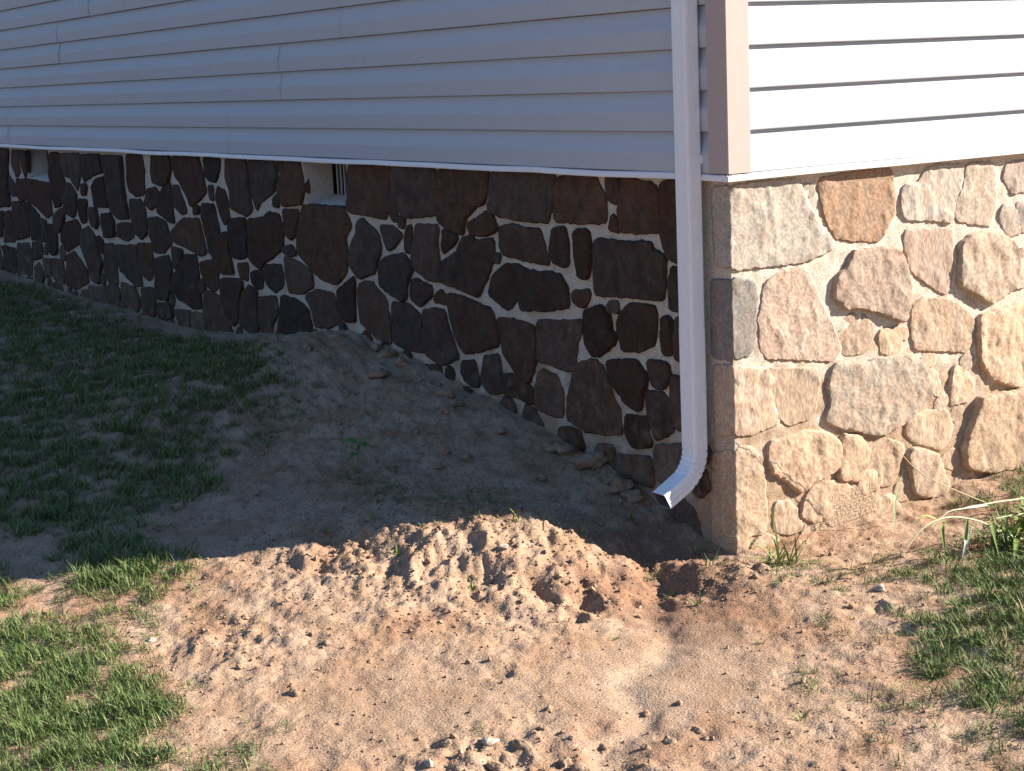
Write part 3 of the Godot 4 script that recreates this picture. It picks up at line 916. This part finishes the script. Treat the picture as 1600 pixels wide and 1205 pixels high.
func build_siding(house: Node3D) -> void:
	var starts := [-3.79, -3.15, -2.51, -1.88, -1.24, -3.4, -2.8, -2.1, -1.5]
	for r in 9:
		var y0 := SILL + r * COURSE * 2
		var x := -.08
		var nxt: float = starts[r]
		var k := 0
		while x > -9.4:
			var e := maxf(nxt, -9.4)
			put("siding_panel", siding_panel(true, e - .02, x, y0, 1.0 if k > 0 else 0.3, r * 7 + k), house)
			x = e; nxt -= 3.82; k += 1
		put("siding_panel", siding_panel(false, .08, 3.8, y0, 0.3, 200 + r), house)
	var top := SILL + 18 * COURSE
	# unseen core box added behind the siding to block light; roof closes the house
	var s := Shell.new()
	s.box(Vector3(-9.4, 0.2, -7.0), Vector3(-.24, top, -.24))
	s.box(Vector3(-9.4, SILL - .01, -.24), Vector3(-.03, top, -.03))
	s.box(Vector3(-.24, SILL - .01, -7.0), Vector3(-.03, top, -.24))
	put("blocking_core", s.mesh(mats.blocking_core), house)
	s = Shell.new()
	s.flat_quad(Vector3(-9.6, top - .08, .3), Vector3(.3, top - .08, .3), Vector3(.3, top + 1.4, -3.5), Vector3(-9.6, top + 1.4, -3.5))
	s.flat_quad(Vector3(-9.6, top - .08, -7.3), Vector3(.3, top - .08, -7.3), Vector3(.3, top + 1.4, -3.5), Vector3(-9.6, top + 1.4, -3.5))
	put("roof", s.mesh(mats.shingle), house)
	# corner post: two faces with returned edges
	s = Shell.new()
	var w := .088
	var path := [Vector2(-w, -.016), Vector2(-w, .002), Vector2(-w + .003, .005), Vector2(.002, .005), Vector2(.005, .002), Vector2(.005, -w + .003), Vector2(.002, -w), Vector2(-.016, -w)]
	for i in path.size() - 1:
		var a: Vector2 = path[i]; var b: Vector2 = path[i + 1]
		s.flat_quad(Vector3(a.x, SILL + .002, a.y), Vector3(b.x, SILL + .002, b.y), Vector3(b.x, top, b.y), Vector3(a.x, top, a.y))
	tag(put("corner_post", s.mesh(mats.post), house), "darker beige corner post of the siding")
	# white metal trim along the foot of the siding
	for seg in [[-9.4, -7.2], [-7.2, -4.02], [-4.02, -1.07], [-1.07, .006]]:
		s = Shell.new()
		trim(s, true, seg[0] + .001, seg[1])
		put("base_trim", s.mesh(mats.trim), house)
	s = Shell.new()
	trim(s, false, -.0062, 3.8)
	put("base_trim", s.mesh(mats.trim), house)

func trim(s: Shell, along_x: bool, a: float, b: float) -> void:
	var prof := [[SILL + .0, -.02], [SILL - .002, .001], [SILL - .006, .0045], [SILL - .018, .0072], [SILL - .0215, .006], [SILL - .0215, -.05]]
	var cnt := maxi(1, ceili((b - a) / .25))
	for i in cnt:
		var q0 := lerpf(a, b, float(i) / cnt); var q1 := lerpf(a, b, float(i + 1) / cnt)
		var d0 := noise_b.get_noise_2d(q0 * .04, 3.3) * .006; var d1 := noise_b.get_noise_2d(q1 * .04, 3.3) * .006
		if a < 0 and i == cnt - 1 and b > 0: d1 = 0.0
		if not along_x and i == 0: d0 = 0.0
		for j in prof.size() - 1:
			var e: Array = prof[j]; var g: Array = prof[j + 1]
			if along_x: s.flat_quad(Vector3(q0, e[0] + d0, e[1]), Vector3(q1, e[0] + d1, e[1]), Vector3(q1, g[0] + d1, g[1]), Vector3(q0, g[0] + d0, g[1]))
			else: s.flat_quad(Vector3(e[1], e[0] + d0, -q0), Vector3(e[1], e[0] + d1, -q1), Vector3(g[1], g[0] + d1, -q1), Vector3(g[1], g[0] + d0, -q0))
	# closed end beside the corner
	if along_x and b > 0: s.flat_quad(Vector3(b, SILL, -.02), Vector3(b, SILL - .006, .003), Vector3(b, SILL - .02, .006), Vector3(b, SILL - .0215, -.02))
	if not along_x: s.flat_quad(Vector3(-.02, SILL, -a), Vector3(.003, SILL - .006, -a), Vector3(.006, SILL - .02, -a), Vector3(-.02, SILL - .0215, -a))

# ---------------------------------------------------------------- downspout
func spout_section(grow: float) -> PackedVector2Array:
	# half width (x), half depth (z), with pressed flutes on every face
	var hw := .0335 + grow; var hd := .0275 + grow; var r := .006
	var q := PackedVector2Array()
	var face := func(a: Vector2, b: Vector2, inward: Vector2, flutes: Array) -> void:
		q.append(a)
		var d := b - a
		for f in flutes:
			q.append(a + d * (f - .035)); q.append(a + d * (f - .012) + inward * .0022); q.append(a + d * (f + .012) + inward * .0022); q.append(a + d * (f + .035))
		q.append(b)
	face.call(Vector2(-hw + r, hd), Vector2(hw - r, hd), Vector2(0, -1), [.2, .8])
	q.append(Vector2(hw - r * .3, hd - r * .3))
	face.call(Vector2(hw, hd - r), Vector2(hw, -hd + r), Vector2(-1, 0), [.3, .5, .7])
	q.append(Vector2(hw - r * .3, -hd + r * .3))
	face.call(Vector2(hw - r, -hd), Vector2(-hw + r, -hd), Vector2(0, 1), [.2, .8])
	q.append(Vector2(-hw + r * .3, -hd + r * .3))
	face.call(Vector2(-hw, -hd + r), Vector2(-hw, hd - r), Vector2(1, 0), [.3, .5, .7])
	q.append(Vector2(-hw + r * .3, hd - r * .3))
	return q

func sweep(s: Shell, path: Array, grow: Array, sharp := true) -> void:
	# path: [point, angle of the tube's lean towards +z]; rings joined, flutes kept crisp by doubled vertices
	for i in path.size() - 1:
		var s0 := spout_section(grow[i]); var s1 := spout_section(grow[i + 1])
		for j in s0.size():
			var jn := (j + 1) % s0.size()
			s.flat_quad(ring_point(path[i], s0[j]), ring_point(path[i], s0[jn]), ring_point(path[i + 1], s1[jn]), ring_point(path[i + 1], s1[j]))

func ring_point(st: Array, q: Vector2) -> Vector3:
	var p: Vector3 = st[0]; var t: float = st[1]
	return p + Vector3(q.x, q.y * sin(t), q.y * cos(t))

func build_downspout() -> void:
	var root := Node3D.new()
	root.name = numbered("downspout"); add_child(root)
	tag(root, "white fluted downspout with curved outlet elbow beside the house corner", "downspout")
	var x := -.154; var z := .0315
	root.position = Vector3(x, 0, z)
	var s := Shell.new()
	sweep(s, [[Vector3(0, 3.35, 0), 0.0], [Vector3(0, .715, 0), 0.0]], [0.0, 0.0])
	put("pipe", s.mesh(mats.gutter), root)
	s = Shell.new()
	sweep(s, [[Vector3(0, .72, 0), 0.0], [Vector3(0, .445, 0), 0.0]], [.0007, .0007])
	put("sleeve", s.mesh(mats.gutter), root)
	# elbow: straight collar, crimped bend, short outlet
	s = Shell.new()
	var path := [[Vector3(0, .452, 0), 0.0], [Vector3(0, .328, 0), 0.0]]
	var grow := [.0005, .0005]
	var rad := .12; var total := deg_to_rad(62)
	var steps := 26
	var centre := Vector3(0, .328, rad)
	for i in range(1, steps + 1):
		var a := total * i / steps
		path.append([centre + Vector3(0, -sin(a) * rad, -cos(a) * rad), a])
		grow.append(-.0014 if (i % 4 == 1 and i < steps - 2) else .0006)
	var last: Vector3 = path[-1][0]
	var dir := Vector3(0, -cos(total), sin(total))
	for d in [.025, .06, .085]:
		path.append([last + dir * d, total]); grow.append(.0004)
	sweep(s, path, grow)
	var elbow := put("elbow", s.mesh(mats.gutter), root)
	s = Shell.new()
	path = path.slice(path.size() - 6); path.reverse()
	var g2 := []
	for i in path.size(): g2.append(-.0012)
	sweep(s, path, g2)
	put("dark_bore", s.mesh(mats.dark_bore), elbow)  # inner tube coloured dark, painting the shade inside the open outlet
	# strap clip that holds the pipe to the wall
	s = Shell.new()
	s.box(Vector3(.0338, 1.232, -.035), Vector3(.0352, 1.258, .012))
	s.box(Vector3(.0352, 1.236, -.035), Vector3(.056, 1.254, -.030))
	put("strap", s.mesh(mats.gutter), root)

# ---------------------------------------------------------------- plants, clods
func blade(s: Shell, base: Vector3, turn: float, length: float, width: float, lean: float, droop: float, col: Color, segs := 4) -> void:
	var dir := Vector3(cos(turn), 0, sin(turn)); var side := Vector3(-sin(turn), 0, cos(turn))
	var p := base; var pitch := PI / 2 - lean
	var prev := []
	for i in segs + 1:
		var t := float(i) / segs
		var wd := width * (1.0 - t * t) * (.75 + .5 * sin(t * PI)) * .5
		var c := col
		if i < segs:
			prev.append([s.add(p - side * wd + Vector3.UP * wd * .3, c), s.add(p, c), s.add(p + side * wd + Vector3.UP * wd * .3, c)])
		else:
			var tip := s.add(p, c)
			prev.append([tip, tip, tip])
		if i > 0:
			var a: Array = prev[i - 1]; var b: Array = prev[i]
			s.quad(a[0], a[1], b[1], b[0]); s.quad(a[1], a[2], b[2], b[1])
		p += (dir * cos(pitch) + Vector3.UP * sin(pitch)) * length / segs
		pitch -= droop / segs

func tuft(cnt: int, length: float, width: float, spread: float, cols: Array) -> ArrayMesh:
	var s := Shell.new()
	for i in cnt:
		var col: Color = cols[rng.randi() % cols.size()]
		var a := rng.randf() * TAU
		var r := sqrt(rng.randf()) * spread
		blade(s, Vector3(cos(a) * r, -.006, sin(a) * r), rng.randf() * TAU, length * rng.randf_range(.45, 1.1), width * rng.randf_range(.7, 1.2), rng.randf_range(.15, 1.25), rng.randf_range(.2, 1.5), col, 3)
	return s.mesh(mats.leaf)

func build_grass() -> void:
	var blades := [Color(.11, .17, .047), Color(.155, .2, .075), Color(.09, .14, .04), Color(.25, .235, .12), Color(.125, .185, .055)]
	var names := ["lawn grass in the shade of the house wall", "dry olive grass on the sunny ground in front of the mound", "green grass on the sunny ground before the lit stone wall"]
	for tone in 3:
		rng.seed = 70 + tone
		var xf := [[], [], []]
		for g in GRASS:
			if g[0] != tone: continue
			var poly := PackedVector2Array()
			for i in range(0, g[3].size(), 2): poly.append(Vector2(g[3][i], g[3][i + 1]) * .01)
			var lo := poly[0]; var hi := poly[0]
			for q in poly: lo = lo.min(q); hi = hi.max(q)
			lo -= Vector2.ONE * .08; hi += Vector2.ONE * .08
			var tries := int((hi.x - lo.x) * (hi.y - lo.y) * g[1] * (1.35 if tone == 0 else (2.4 if tone == 1 else 2.1)))
			for k in tries:
				var q := Vector2(rng.randf_range(lo.x, hi.x), rng.randf_range(lo.y, hi.y))
				if q.y < .03 and q.x < .02: continue
				# ragged border: a wandering copy of the point decides
				var wob := q + Vector2(noise_a.get_noise_2d(q.x * 1.5, q.y * 1.5), noise_a.get_noise_2d(q.y * 1.5 + 50, q.x * 1.5)) * .16 + Vector2(rng.randfn(), rng.randfn()) * .035
				if not inside(poly, wob): continue
				var thick := noise_a.get_noise_2d(q.x * 1.1 + 13, q.y * 1.1) + noise_b.get_noise_2d(q.x * .8, q.y * .8 + 4) * .6
				if thick < (-.14 if tone == 0 else (-.24 if tone == 1 else -.04)) + rng.randf_range(-.22, .22): continue
				if tone == 0 and q.x < -3.5 and rng.randf() < .35: continue
				var sc: float = g[2] / (8.4 if tone == 1 else 10.0) * rng.randf_range(.45, 1.25) * (1.0 + clampf(thick, -.3, .6) * .6)
				var b := Basis(Vector3.UP, rng.randf() * TAU) * Basis(Vector3.RIGHT, rng.randf_range(-.3, .3))
				xf[rng.randi() % 3].append(Transform3D(b.scaled(Vector3.ONE * sc), Vector3(q.x, ground_at(q.x, q.y), q.y)))
		for k in 3:
			var mm := MultiMesh.new()
			mm.transform_format = MultiMesh.TRANSFORM_3D
			mm.mesh = tuft(16, .06, .003, .032, blades)
			mm.instance_count = xf[k].size()
			for i in xf[k].size(): mm.set_instance_transform(i, xf[k][i])
			var o := MultiMeshInstance3D.new()
			o.multimesh = mm
			o.name = numbered("lawn_grass")
			add_child(o)
			tag(o, names[tone], "grass", "grass patches", "stuff")
		print("grass ", tone, " ", xf[0].size() + xf[1].size() + xf[2].size())

func lump(rad: float, sd: int, col: Color, rough := .3) -> ArrayMesh:
	var s := Shell.new()
	var rows := 9; var cols := 14
	for j in rows + 1:
		for i in cols:
			var a := PI * j / rows; var b := TAU * i / cols
			var d := Vector3(sin(a) * cos(b), cos(a), sin(a) * sin(b))
			var r := 1.0 + noise_b.get_noise_3d(d.x * .035 + sd * 3.1, d.y * .035, d.z * .035) * rough * 2.2 + noise_c.get_noise_3d(d.x * .03 + sd, d.y * .03, d.z * .03) * rough * .7
			var k := 1.0 + noise_c.get_noise_3d(d.x * .05, d.y * .05 + sd, d.z * .05) * .3
			var fl := 1.0
			for e in 5:
				var f := Vector3(sin(sd * 1.3 + e * 2.4), cos(sd * .7 + e * 1.9) * .7, cos(sd * 2.1 + e * 1.1)).normalized()
				fl = minf(fl, .72 / maxf(.05, d.dot(f)))
			r *= minf(fl, 1.0)
			s.add(Vector3(d.x * (1.0 + .35 * sin(sd * 3.7)), d.y * .6, d.z) * r * rad, Color(col.r * k, col.g * k, col.b * k))
	for j in rows:
		for i in cols:
			var n := (i + 1) % cols
			s.quad(j * cols + i, j * cols + n, (j + 1) * cols + n, (j + 1) * cols + i)
	return s.mesh(mats.soil)

func build_clods() -> void:
	var k := 0
	for c in SHADE_CLODS:
		var r: float = c[2] * .0054
		var o := put("dirt_clod", lump(r, k, Color(.4, .28, .19)))
		o.position = Vector3(c[0], ground_at(c[0], c[1]) + r * .2, maxf(c[1], r * .8))
		o.rotation.y = k * 1.7
		var at := 0 if c[0] < -2.0 else (1 if c[0] < -1.0 else 2)
		tag(o, ["dirt clod on the shaded soil heap below the barred vent", "dirt clod on shaded bare clay between the seedling and the wall", "dirt clod at the wall foot near the downspout outlet"][at], "clod", ["clods on the soil heap", "clods on the shaded clay", "clods near the downspout"][at])
		k += 1
	for c in LIT_CLODS:
		var r: float = c[2] * .005
		var o := put("pebble" if c[3] else "dirt_clod", lump(r, k, Color(.55, .47, .38) if c[3] else Color(.4, .28, .19)))
		o.position = Vector3(c[0], ground_at(c[0], c[1]) + r * .02, c[1])
		o.rotation.y = k * 2.3
		tag(o, "pale pebble on the sunlit clay" if c[3] else ("dirt clod on sunlit clay in front of the lit stone wall" if c[1] < .4 else "dirt clod on the sunlit trampled clay before the mound"), "pebble" if c[3] else "clod", "pale pebbles in the sun" if c[3] else ("clods before the lit wall" if c[1] < .4 else "clods before the mound"))
		k += 1
	# crumbs of clay too many to count
	rng.seed = 5
	var pools := [[], [], []]
	for t in 5000:
		var q := Vector2(rng.randf_range(-2.4, 2.0), rng.randf_range(-.6, 2.2))
		if q.x < .03 and q.y < .03: continue
		if rng.randf() > crumble(q.x, q.y) * .9 + .06: continue
		var sc := pow(rng.randf(), 3.5) * .009 + .0022
		pools[rng.randi() % 3].append(Transform3D(Basis.from_euler(Vector3(rng.randf() * TAU, rng.randf() * TAU, 0)).scaled(Vector3.ONE * sc), Vector3(q.x, ground_at(q.x, q.y) + sc * .25, q.y)))
	for t in 26000:
		var q := Vector2(rng.randf_range(-1.3, 1.9), rng.randf_range(-.5, 2.1))
		if q.x < .03 and q.y < .03: continue
		if rng.randf() > (crumble(q.x, q.y) * .8 + .18) * (1.0 - .8 * washed(q.x, q.y)): continue
		var sc := pow(rng.randf(), 2.0) * .0034 + .0014
		pools[rng.randi() % 3].append(Transform3D(Basis.from_euler(Vector3(rng.randf() * TAU, rng.randf() * TAU, 0)).scaled(Vector3.ONE * sc), Vector3(q.x, ground_at(q.x, q.y) + sc * .3, q.y)))
	for i in 3:
		var mm := MultiMesh.new()
		mm.transform_format = MultiMesh.TRANSFORM_3D
		mm.mesh = lump(1.0, 60 + i, [Color(.45, .3, .2), Color(.42, .28, .185), Color(.5, .355, .25)][i])
		mm.instance_count = pools[i].size()
		for j in pools[i].size(): mm.set_instance_transform(j, pools[i][j])
		var o := MultiMeshInstance3D.new()
		o.multimesh = mm; o.name = numbered("soil_crumbs"); add_child(o)
		tag(o, "loose crumbs of tan clay scattered over the mound", "soil crumbs", "soil crumbs", "stuff")

func curve_points(pts: Array, cnt: int) -> Array:
	var c := Curve3D.new()
	for i in pts.size():
		var t: Vector3 = (pts[mini(i + 1, pts.size() - 1)] - pts[maxi(i - 1, 0)]) / 6.0
		c.add_point(pts[i], -t, t)
	var out := []
	for i in cnt + 1: out.append(c.sample_baked(c.get_baked_length() * i / cnt, true))
	return out

func tube(s: Shell, pts: Array, r0: float, r1: float, col: Color) -> void:
	var p := curve_points(pts, 24)
	var first := s.v.size()
	for i in p.size():
		var t: Vector3 = (p[mini(i + 1, p.size() - 1)] - p[maxi(i - 1, 0)]).normalized()
		var a := t.cross(Vector3(.3, 1, .2)).normalized(); var b := t.cross(a)
		var r := lerpf(r0, r1, float(i) / (p.size() - 1))
		for k in 5: s.add(p[i] + (a * cos(k * TAU / 5) + b * sin(k * TAU / 5)) * r, col)
	for i in p.size() - 1:
		for k in 5:
			var n := (k + 1) % 5
			s.quad(first + i * 5 + k, first + i * 5 + n, first + i * 5 + 5 + n, first + i * 5 + 5 + k)

func ribbon(s: Shell, pts: Array, width: float, col: Color, up := Vector3(.3, 1, .1)) -> void:
	var p := curve_points(pts, 18)
	var first := s.v.size()
	for i in p.size():
		var t: Vector3 = (p[mini(i + 1, p.size() - 1)] - p[maxi(i - 1, 0)]).normalized()
		var side := t.cross(up).normalized(); var lift := side.cross(t)
		var f := float(i) / (p.size() - 1)
		var w := width * .5 * clampf(minf(f * 3 + .12, (1 - f) * 1.7), 0.02, 1)
		s.add(p[i] - side * w + lift * w * .35, col); s.add(p[i], col * 1.1); s.add(p[i] + side * w + lift * w * .35, col)
	for i in p.size() - 1:
		var a := first + i * 3
		s.quad(a, a + 1, a + 4, a + 3); s.quad(a + 1, a + 2, a + 5, a + 4)

func build_weeds() -> void:
	rng.seed = 31
	var bright := [Color(.14, .21, .05), Color(.2, .26, .08), Color(.11, .17, .04)]
	for t in SPROUTS:
		var len_: float = t[2] * .01
		var o := put("grass_sprout", tuft(16 if t[3] == 1 else 9, len_, .0055 if t[3] == 1 else .0042, .02 if t[3] == 1 else .012, bright))
		o.position = Vector3(t[0], ground_at(t[0], t[1]), t[1])
		var lab: String = [("small green sprout on the red clay heap below the lit corner" if t[1] < .45 else "small green grass sprout on the sunlit spoil mound"), "bright green grass tuft at the foot of the lit corner", "small green sprout on the shaded clay"][t[3]]
		tag(o, lab, "sprout", ["sprouts on the clay heap" if t[1] < .45 else "sprouts on the mound", "tufts at the corner", "sprouts in the shade"][t[3]])
	# leafy clumps of coarse grass around the sprawling weed
	for q in [[.5, -.66, .13], [.62, -.78, .17], [.42, -.88, .15], [.72, -.62, .12], [.8, -.85, .16], [.34, -1.02, .12], [.6, -.98, .17]]:
		var o := put("weed_clump", tuft(34, q[2] * 1.15, .011, .05, bright))
		o.position = Vector3(q[0], ground_at(q[0], q[1]), q[1])
		tag(o, "leafy green weed clump crowding the sprawling weed by the lit wall", "weed", "weed clumps by the lit wall")
	# seedling with two broad leaves
	var root := Node3D.new()
	root.name = numbered("seedling"); add_child(root)
	tag(root, "seedling with broad green leaves on shaded clay beside the stone wall", "seedling")
	var y := ground_at(-1.22, .7)
	root.position = Vector3(-1.22, y, .7)
	root.scale = Vector3(.8, .62, .8)
	var s := Shell.new()
	tube(s, [Vector3(0, -.01, 0), Vector3(0, .08, -.01), Vector3(-.02, .17, -.02)], .0025, .0015, Color(.12, .17, .05))
	put("stem", s.mesh(mats.leaf), root)
	for q in [[Vector3(-.02, .17, -.02), Vector3(-.05, .185, .05), .05], [Vector3(-.015, .155, -.02), Vector3(.03, .15, -.06), .045], [Vector3(0, .11, -.01), Vector3(.02, .1, .05), .04], [Vector3(-.02, .17, -.02), Vector3(.04, .2, -.09), .02]]:
		s = Shell.new()
		var m: Vector3 = q[0].lerp(q[1], .5) + Vector3(0, .01, 0)
		ribbon(s, [q[0], m, q[1]], q[2], Color(.08, .17, .045))
		put("leaf", s.mesh(mats.leaf), root)
	# leaning seed stalk in front of the lit wall
	s = Shell.new()
	tube(s, [Vector3(.16, ground_at(.16, -1.0) - .01, -1.0), Vector3(.12, .172, -.701), Vector3(.12, .366, -.497), Vector3(.11, .518, -.295)], .0022, .0009, Color(.42, .36, .22))
	tag(put("grass_stalk", s.mesh(mats.leaf)), "long thin dry grass stalk leaning across the sunlit stone wall", "stalk")
	s = Shell.new()
	ribbon(s, [Vector3(.1, ground_at(.1, -.6) - .005, -.6), Vector3(.1, .077, -.597), Vector3(.1, .139, -.615), Vector3(.1, .19, -.639)], .012, Color(.3, .36, .22), Vector3(1, 0, 0))
	tag(put("tall_grass", s.mesh(mats.leaf)), "single pale green blade standing before the lit stone wall", "grass blade")
	# sprawling coarse weed on the right
	root = Node3D.new()
	root.name = numbered("sprawling_weed"); add_child(root)
	tag(root, "coarse sprawling weed with arching pale stems beside the lit wall", "weed")
	var pale := Color(.48, .5, .32)
	var arcs := [[Vector3(.5, .02, -1.0), Vector3(.46, .12, -.85), Vector3(.45, .145, -.635), Vector3(.45, .149, -.534), Vector3(.45, .15, -.464), Vector3(.45, .115, -.394)],
		[Vector3(.52, .0, -.80), Vector3(.5, .06, -.651), Vector3(.5, .116, -.55), Vector3(.5, .151, -.437), Vector3(.5, .153, -.354), Vector3(.5, .132, -.287), Vector3(.5, .095, -.24)],
		[Vector3(.55, .02, -.95), Vector3(.53, .11, -.75), Vector3(.52, .12, -.6)]]
	for a in arcs:
		s = Shell.new(); tube(s, a, .004, .0022, pale)
		put("stem", s.mesh(mats.leaf), root)
	var leaves := [[Vector3(.45, .149, -.534), Vector3(.47, .15, -.6), Vector3(.46, .14, -.64), .013, Color(.6, .6, .5)], [Vector3(.5, .1, -.5), Vector3(.53, .07, -.46), Vector3(.55, .03, -.42), .014, Color(.5, .52, .4)],
		[Vector3(.5, .14, -.5), Vector3(.52, .09, -.47), Vector3(.53, .02, -.46), .011, Color(.2, .27, .07)], [Vector3(.48, .14, -.42), Vector3(.5, .12, -.39), Vector3(.52, .04, -.38), .011, Color(.2, .28, .07)],
		[Vector3(.5, .12, -.6), Vector3(.56, .08, -.55), Vector3(.6, .02, -.53), .011, Color(.15, .22, .06)], [Vector3(.5, .08, -.75), Vector3(.6, .12, -.68), Vector3(.7, .06, -.64), .011, Color(.17, .25, .07)],
		[Vector3(.47, .13, -.42), Vector3(.46, .16, -.36), Vector3(.46, .14, -.3), .011, Color(.3, .32, .1)], [Vector3(.5, .06, -.8), Vector3(.56, .16, -.78), Vector3(.6, .16, -.7), .016, Color(.25, .32, .12)],
		[Vector3(.5, .05, -.78), Vector3(.42, .12, -.84), Vector3(.36, .1, -.9), .016, Color(.16, .24, .07)], [Vector3(.52, .04, -.7), Vector3(.6, .05, -.6), Vector3(.66, .01, -.52), .018, Color(.12, .19, .05)]]
	for q in leaves:
		s = Shell.new()
		ribbon(s, [q[0], q[1], q[2]], q[3], q[4])
		put("leaf", s.mesh(mats.leaf), root)

func _ready() -> void:
	# ---- camera, sky, sun, exposure
	var cam := Camera3D.new()
	cam.name = "camera"
	cam.fov = 26.43
	cam.position = Vector3(3.8566, 1.5359, 3.2426)
	cam.rotation_order = EULER_ORDER_YXZ
	cam.rotation_degrees = Vector3(-10.815, 57.73, -2.602)
	cam.near = .05; cam.far = 400.0
	add_child(cam)
	cam.current = true
	var sky_mat := ProceduralSkyMaterial.new()
	sky_mat.sky_top_color = Color(.38, .54, .75)
	sky_mat.sky_horizon_color = Color(.73, .8, .86)
	sky_mat.sky_curve = .14
	sky_mat.ground_horizon_color = Color(.5, .42, .34)
	sky_mat.ground_bottom_color = Color(.35, .26, .19)
	sky_mat.sun_angle_max = 1.0
	var sky := Sky.new()
	sky.sky_material = sky_mat
	var env := Environment.new()
	env.background_mode = Environment.BG_SKY
	env.sky = sky
	env.background_energy_multiplier = 0.36
	env.tonemap_mode = Environment.TONE_MAPPER_LINEAR
	env.tonemap_exposure = 2.95
	env.sdfgi_enabled = true; env.ssao_enabled = true; env.ssil_enabled = true
	var we := WorldEnvironment.new()
	we.name = "environment"; we.environment = env
	add_child(we)
	var sun := DirectionalLight3D.new()
	sun.name = "sun"
	sun.light_energy = 1.6
	sun.light_color = Color(1, .95, .89)
	sun.light_angular_distance = .5
	sun.shadow_enabled = true
	add_child(sun)
	var el := deg_to_rad(27.0); var az := deg_to_rad(27.0)
	var from := Vector3(sin(az) * cos(el), sin(el), -cos(az) * cos(el))
	sun.look_at_from_position(from * 20.0, Vector3.ZERO)

	make_noise(noise_a, 11, 6.0, 3); make_noise(noise_b, 23, 22.0, 3); make_noise(noise_c, 37, 75.0, 2)
	make_noise(noise_cell, 51, 16.0, 1, FastNoiseLite.TYPE_CELLULAR)
	noise_cell.cellular_return_type = FastNoiseLite.RETURN_DISTANCE
	var g_stone := grain(3, .035, 5, .82, 1.0)
	var g_soil := grain(7, .06, 4, .7, 1.0)
	var g_mortar := grain(9, .05, 4, .78, 1.0)
	var g_wall := grain(12, .02, 3, .985, 1.0)
	surface("stone", g_stone, 3.6, .88, .9, true)
	surface("stone_streaked", grain(21, .025, 5, .84, 1.0, Vector2(2, 1)), 2.6, .85, 1.0, true)
	surface("stone_coarse", grain(27, .04, 6, .82, 1.0), 2.9, .9, 1.1, true)
	surface("soil", g_soil, 3.6, .95, 1.3, true)
	surface("mortar", g_mortar, 4.0, .92, .7, true)
	surface("siding", g_wall, 1.3, .5, 0.0, false, lin(.47, .525, .575))
	surface("post", g_wall, 1.3, .5, 0.0, false, lin(.46, .39, .36))
	surface("trim", g_wall, 2.0, .4, 0.0, false, lin(.84, .84, .84))
	surface("gutter", g_wall, 2.0, .35, 0.0, false, lin(.84, .88, .92))
	surface("dark_bore", [], 1, .6, 0, false, lin(.12, .12, .13))
	surface("blocking_core", [], 1, .9, 0, false, lin(.2, .17, .14))
	surface("shingle", [], 1, .95, 0, false, lin(.08, .075, .07))
	surface("dark", [], 1, .9, 0, false, lin(.012, .012, .014))
	surface("bar", [], 1, .6, 0, false, lin(.5, .49, .47))
	var leaf := surface("leaf", [], 1, .6, 0, true)
	leaf.backlight = Color(.35, .38, .2)

	solve_ground()
	bin_pits()
	print("solved")
	build_ground()
	var house := Node3D.new()
	house.name = "house"
	add_child(house)
	tag(house, "house corner with beige lap siding above a mortared fieldstone foundation", "house")
	build_foundation(house)
	print("foundation")
	build_siding(house)
	build_downspout()
	build_grass()
	build_clods()
	build_weeds()
	print("done")
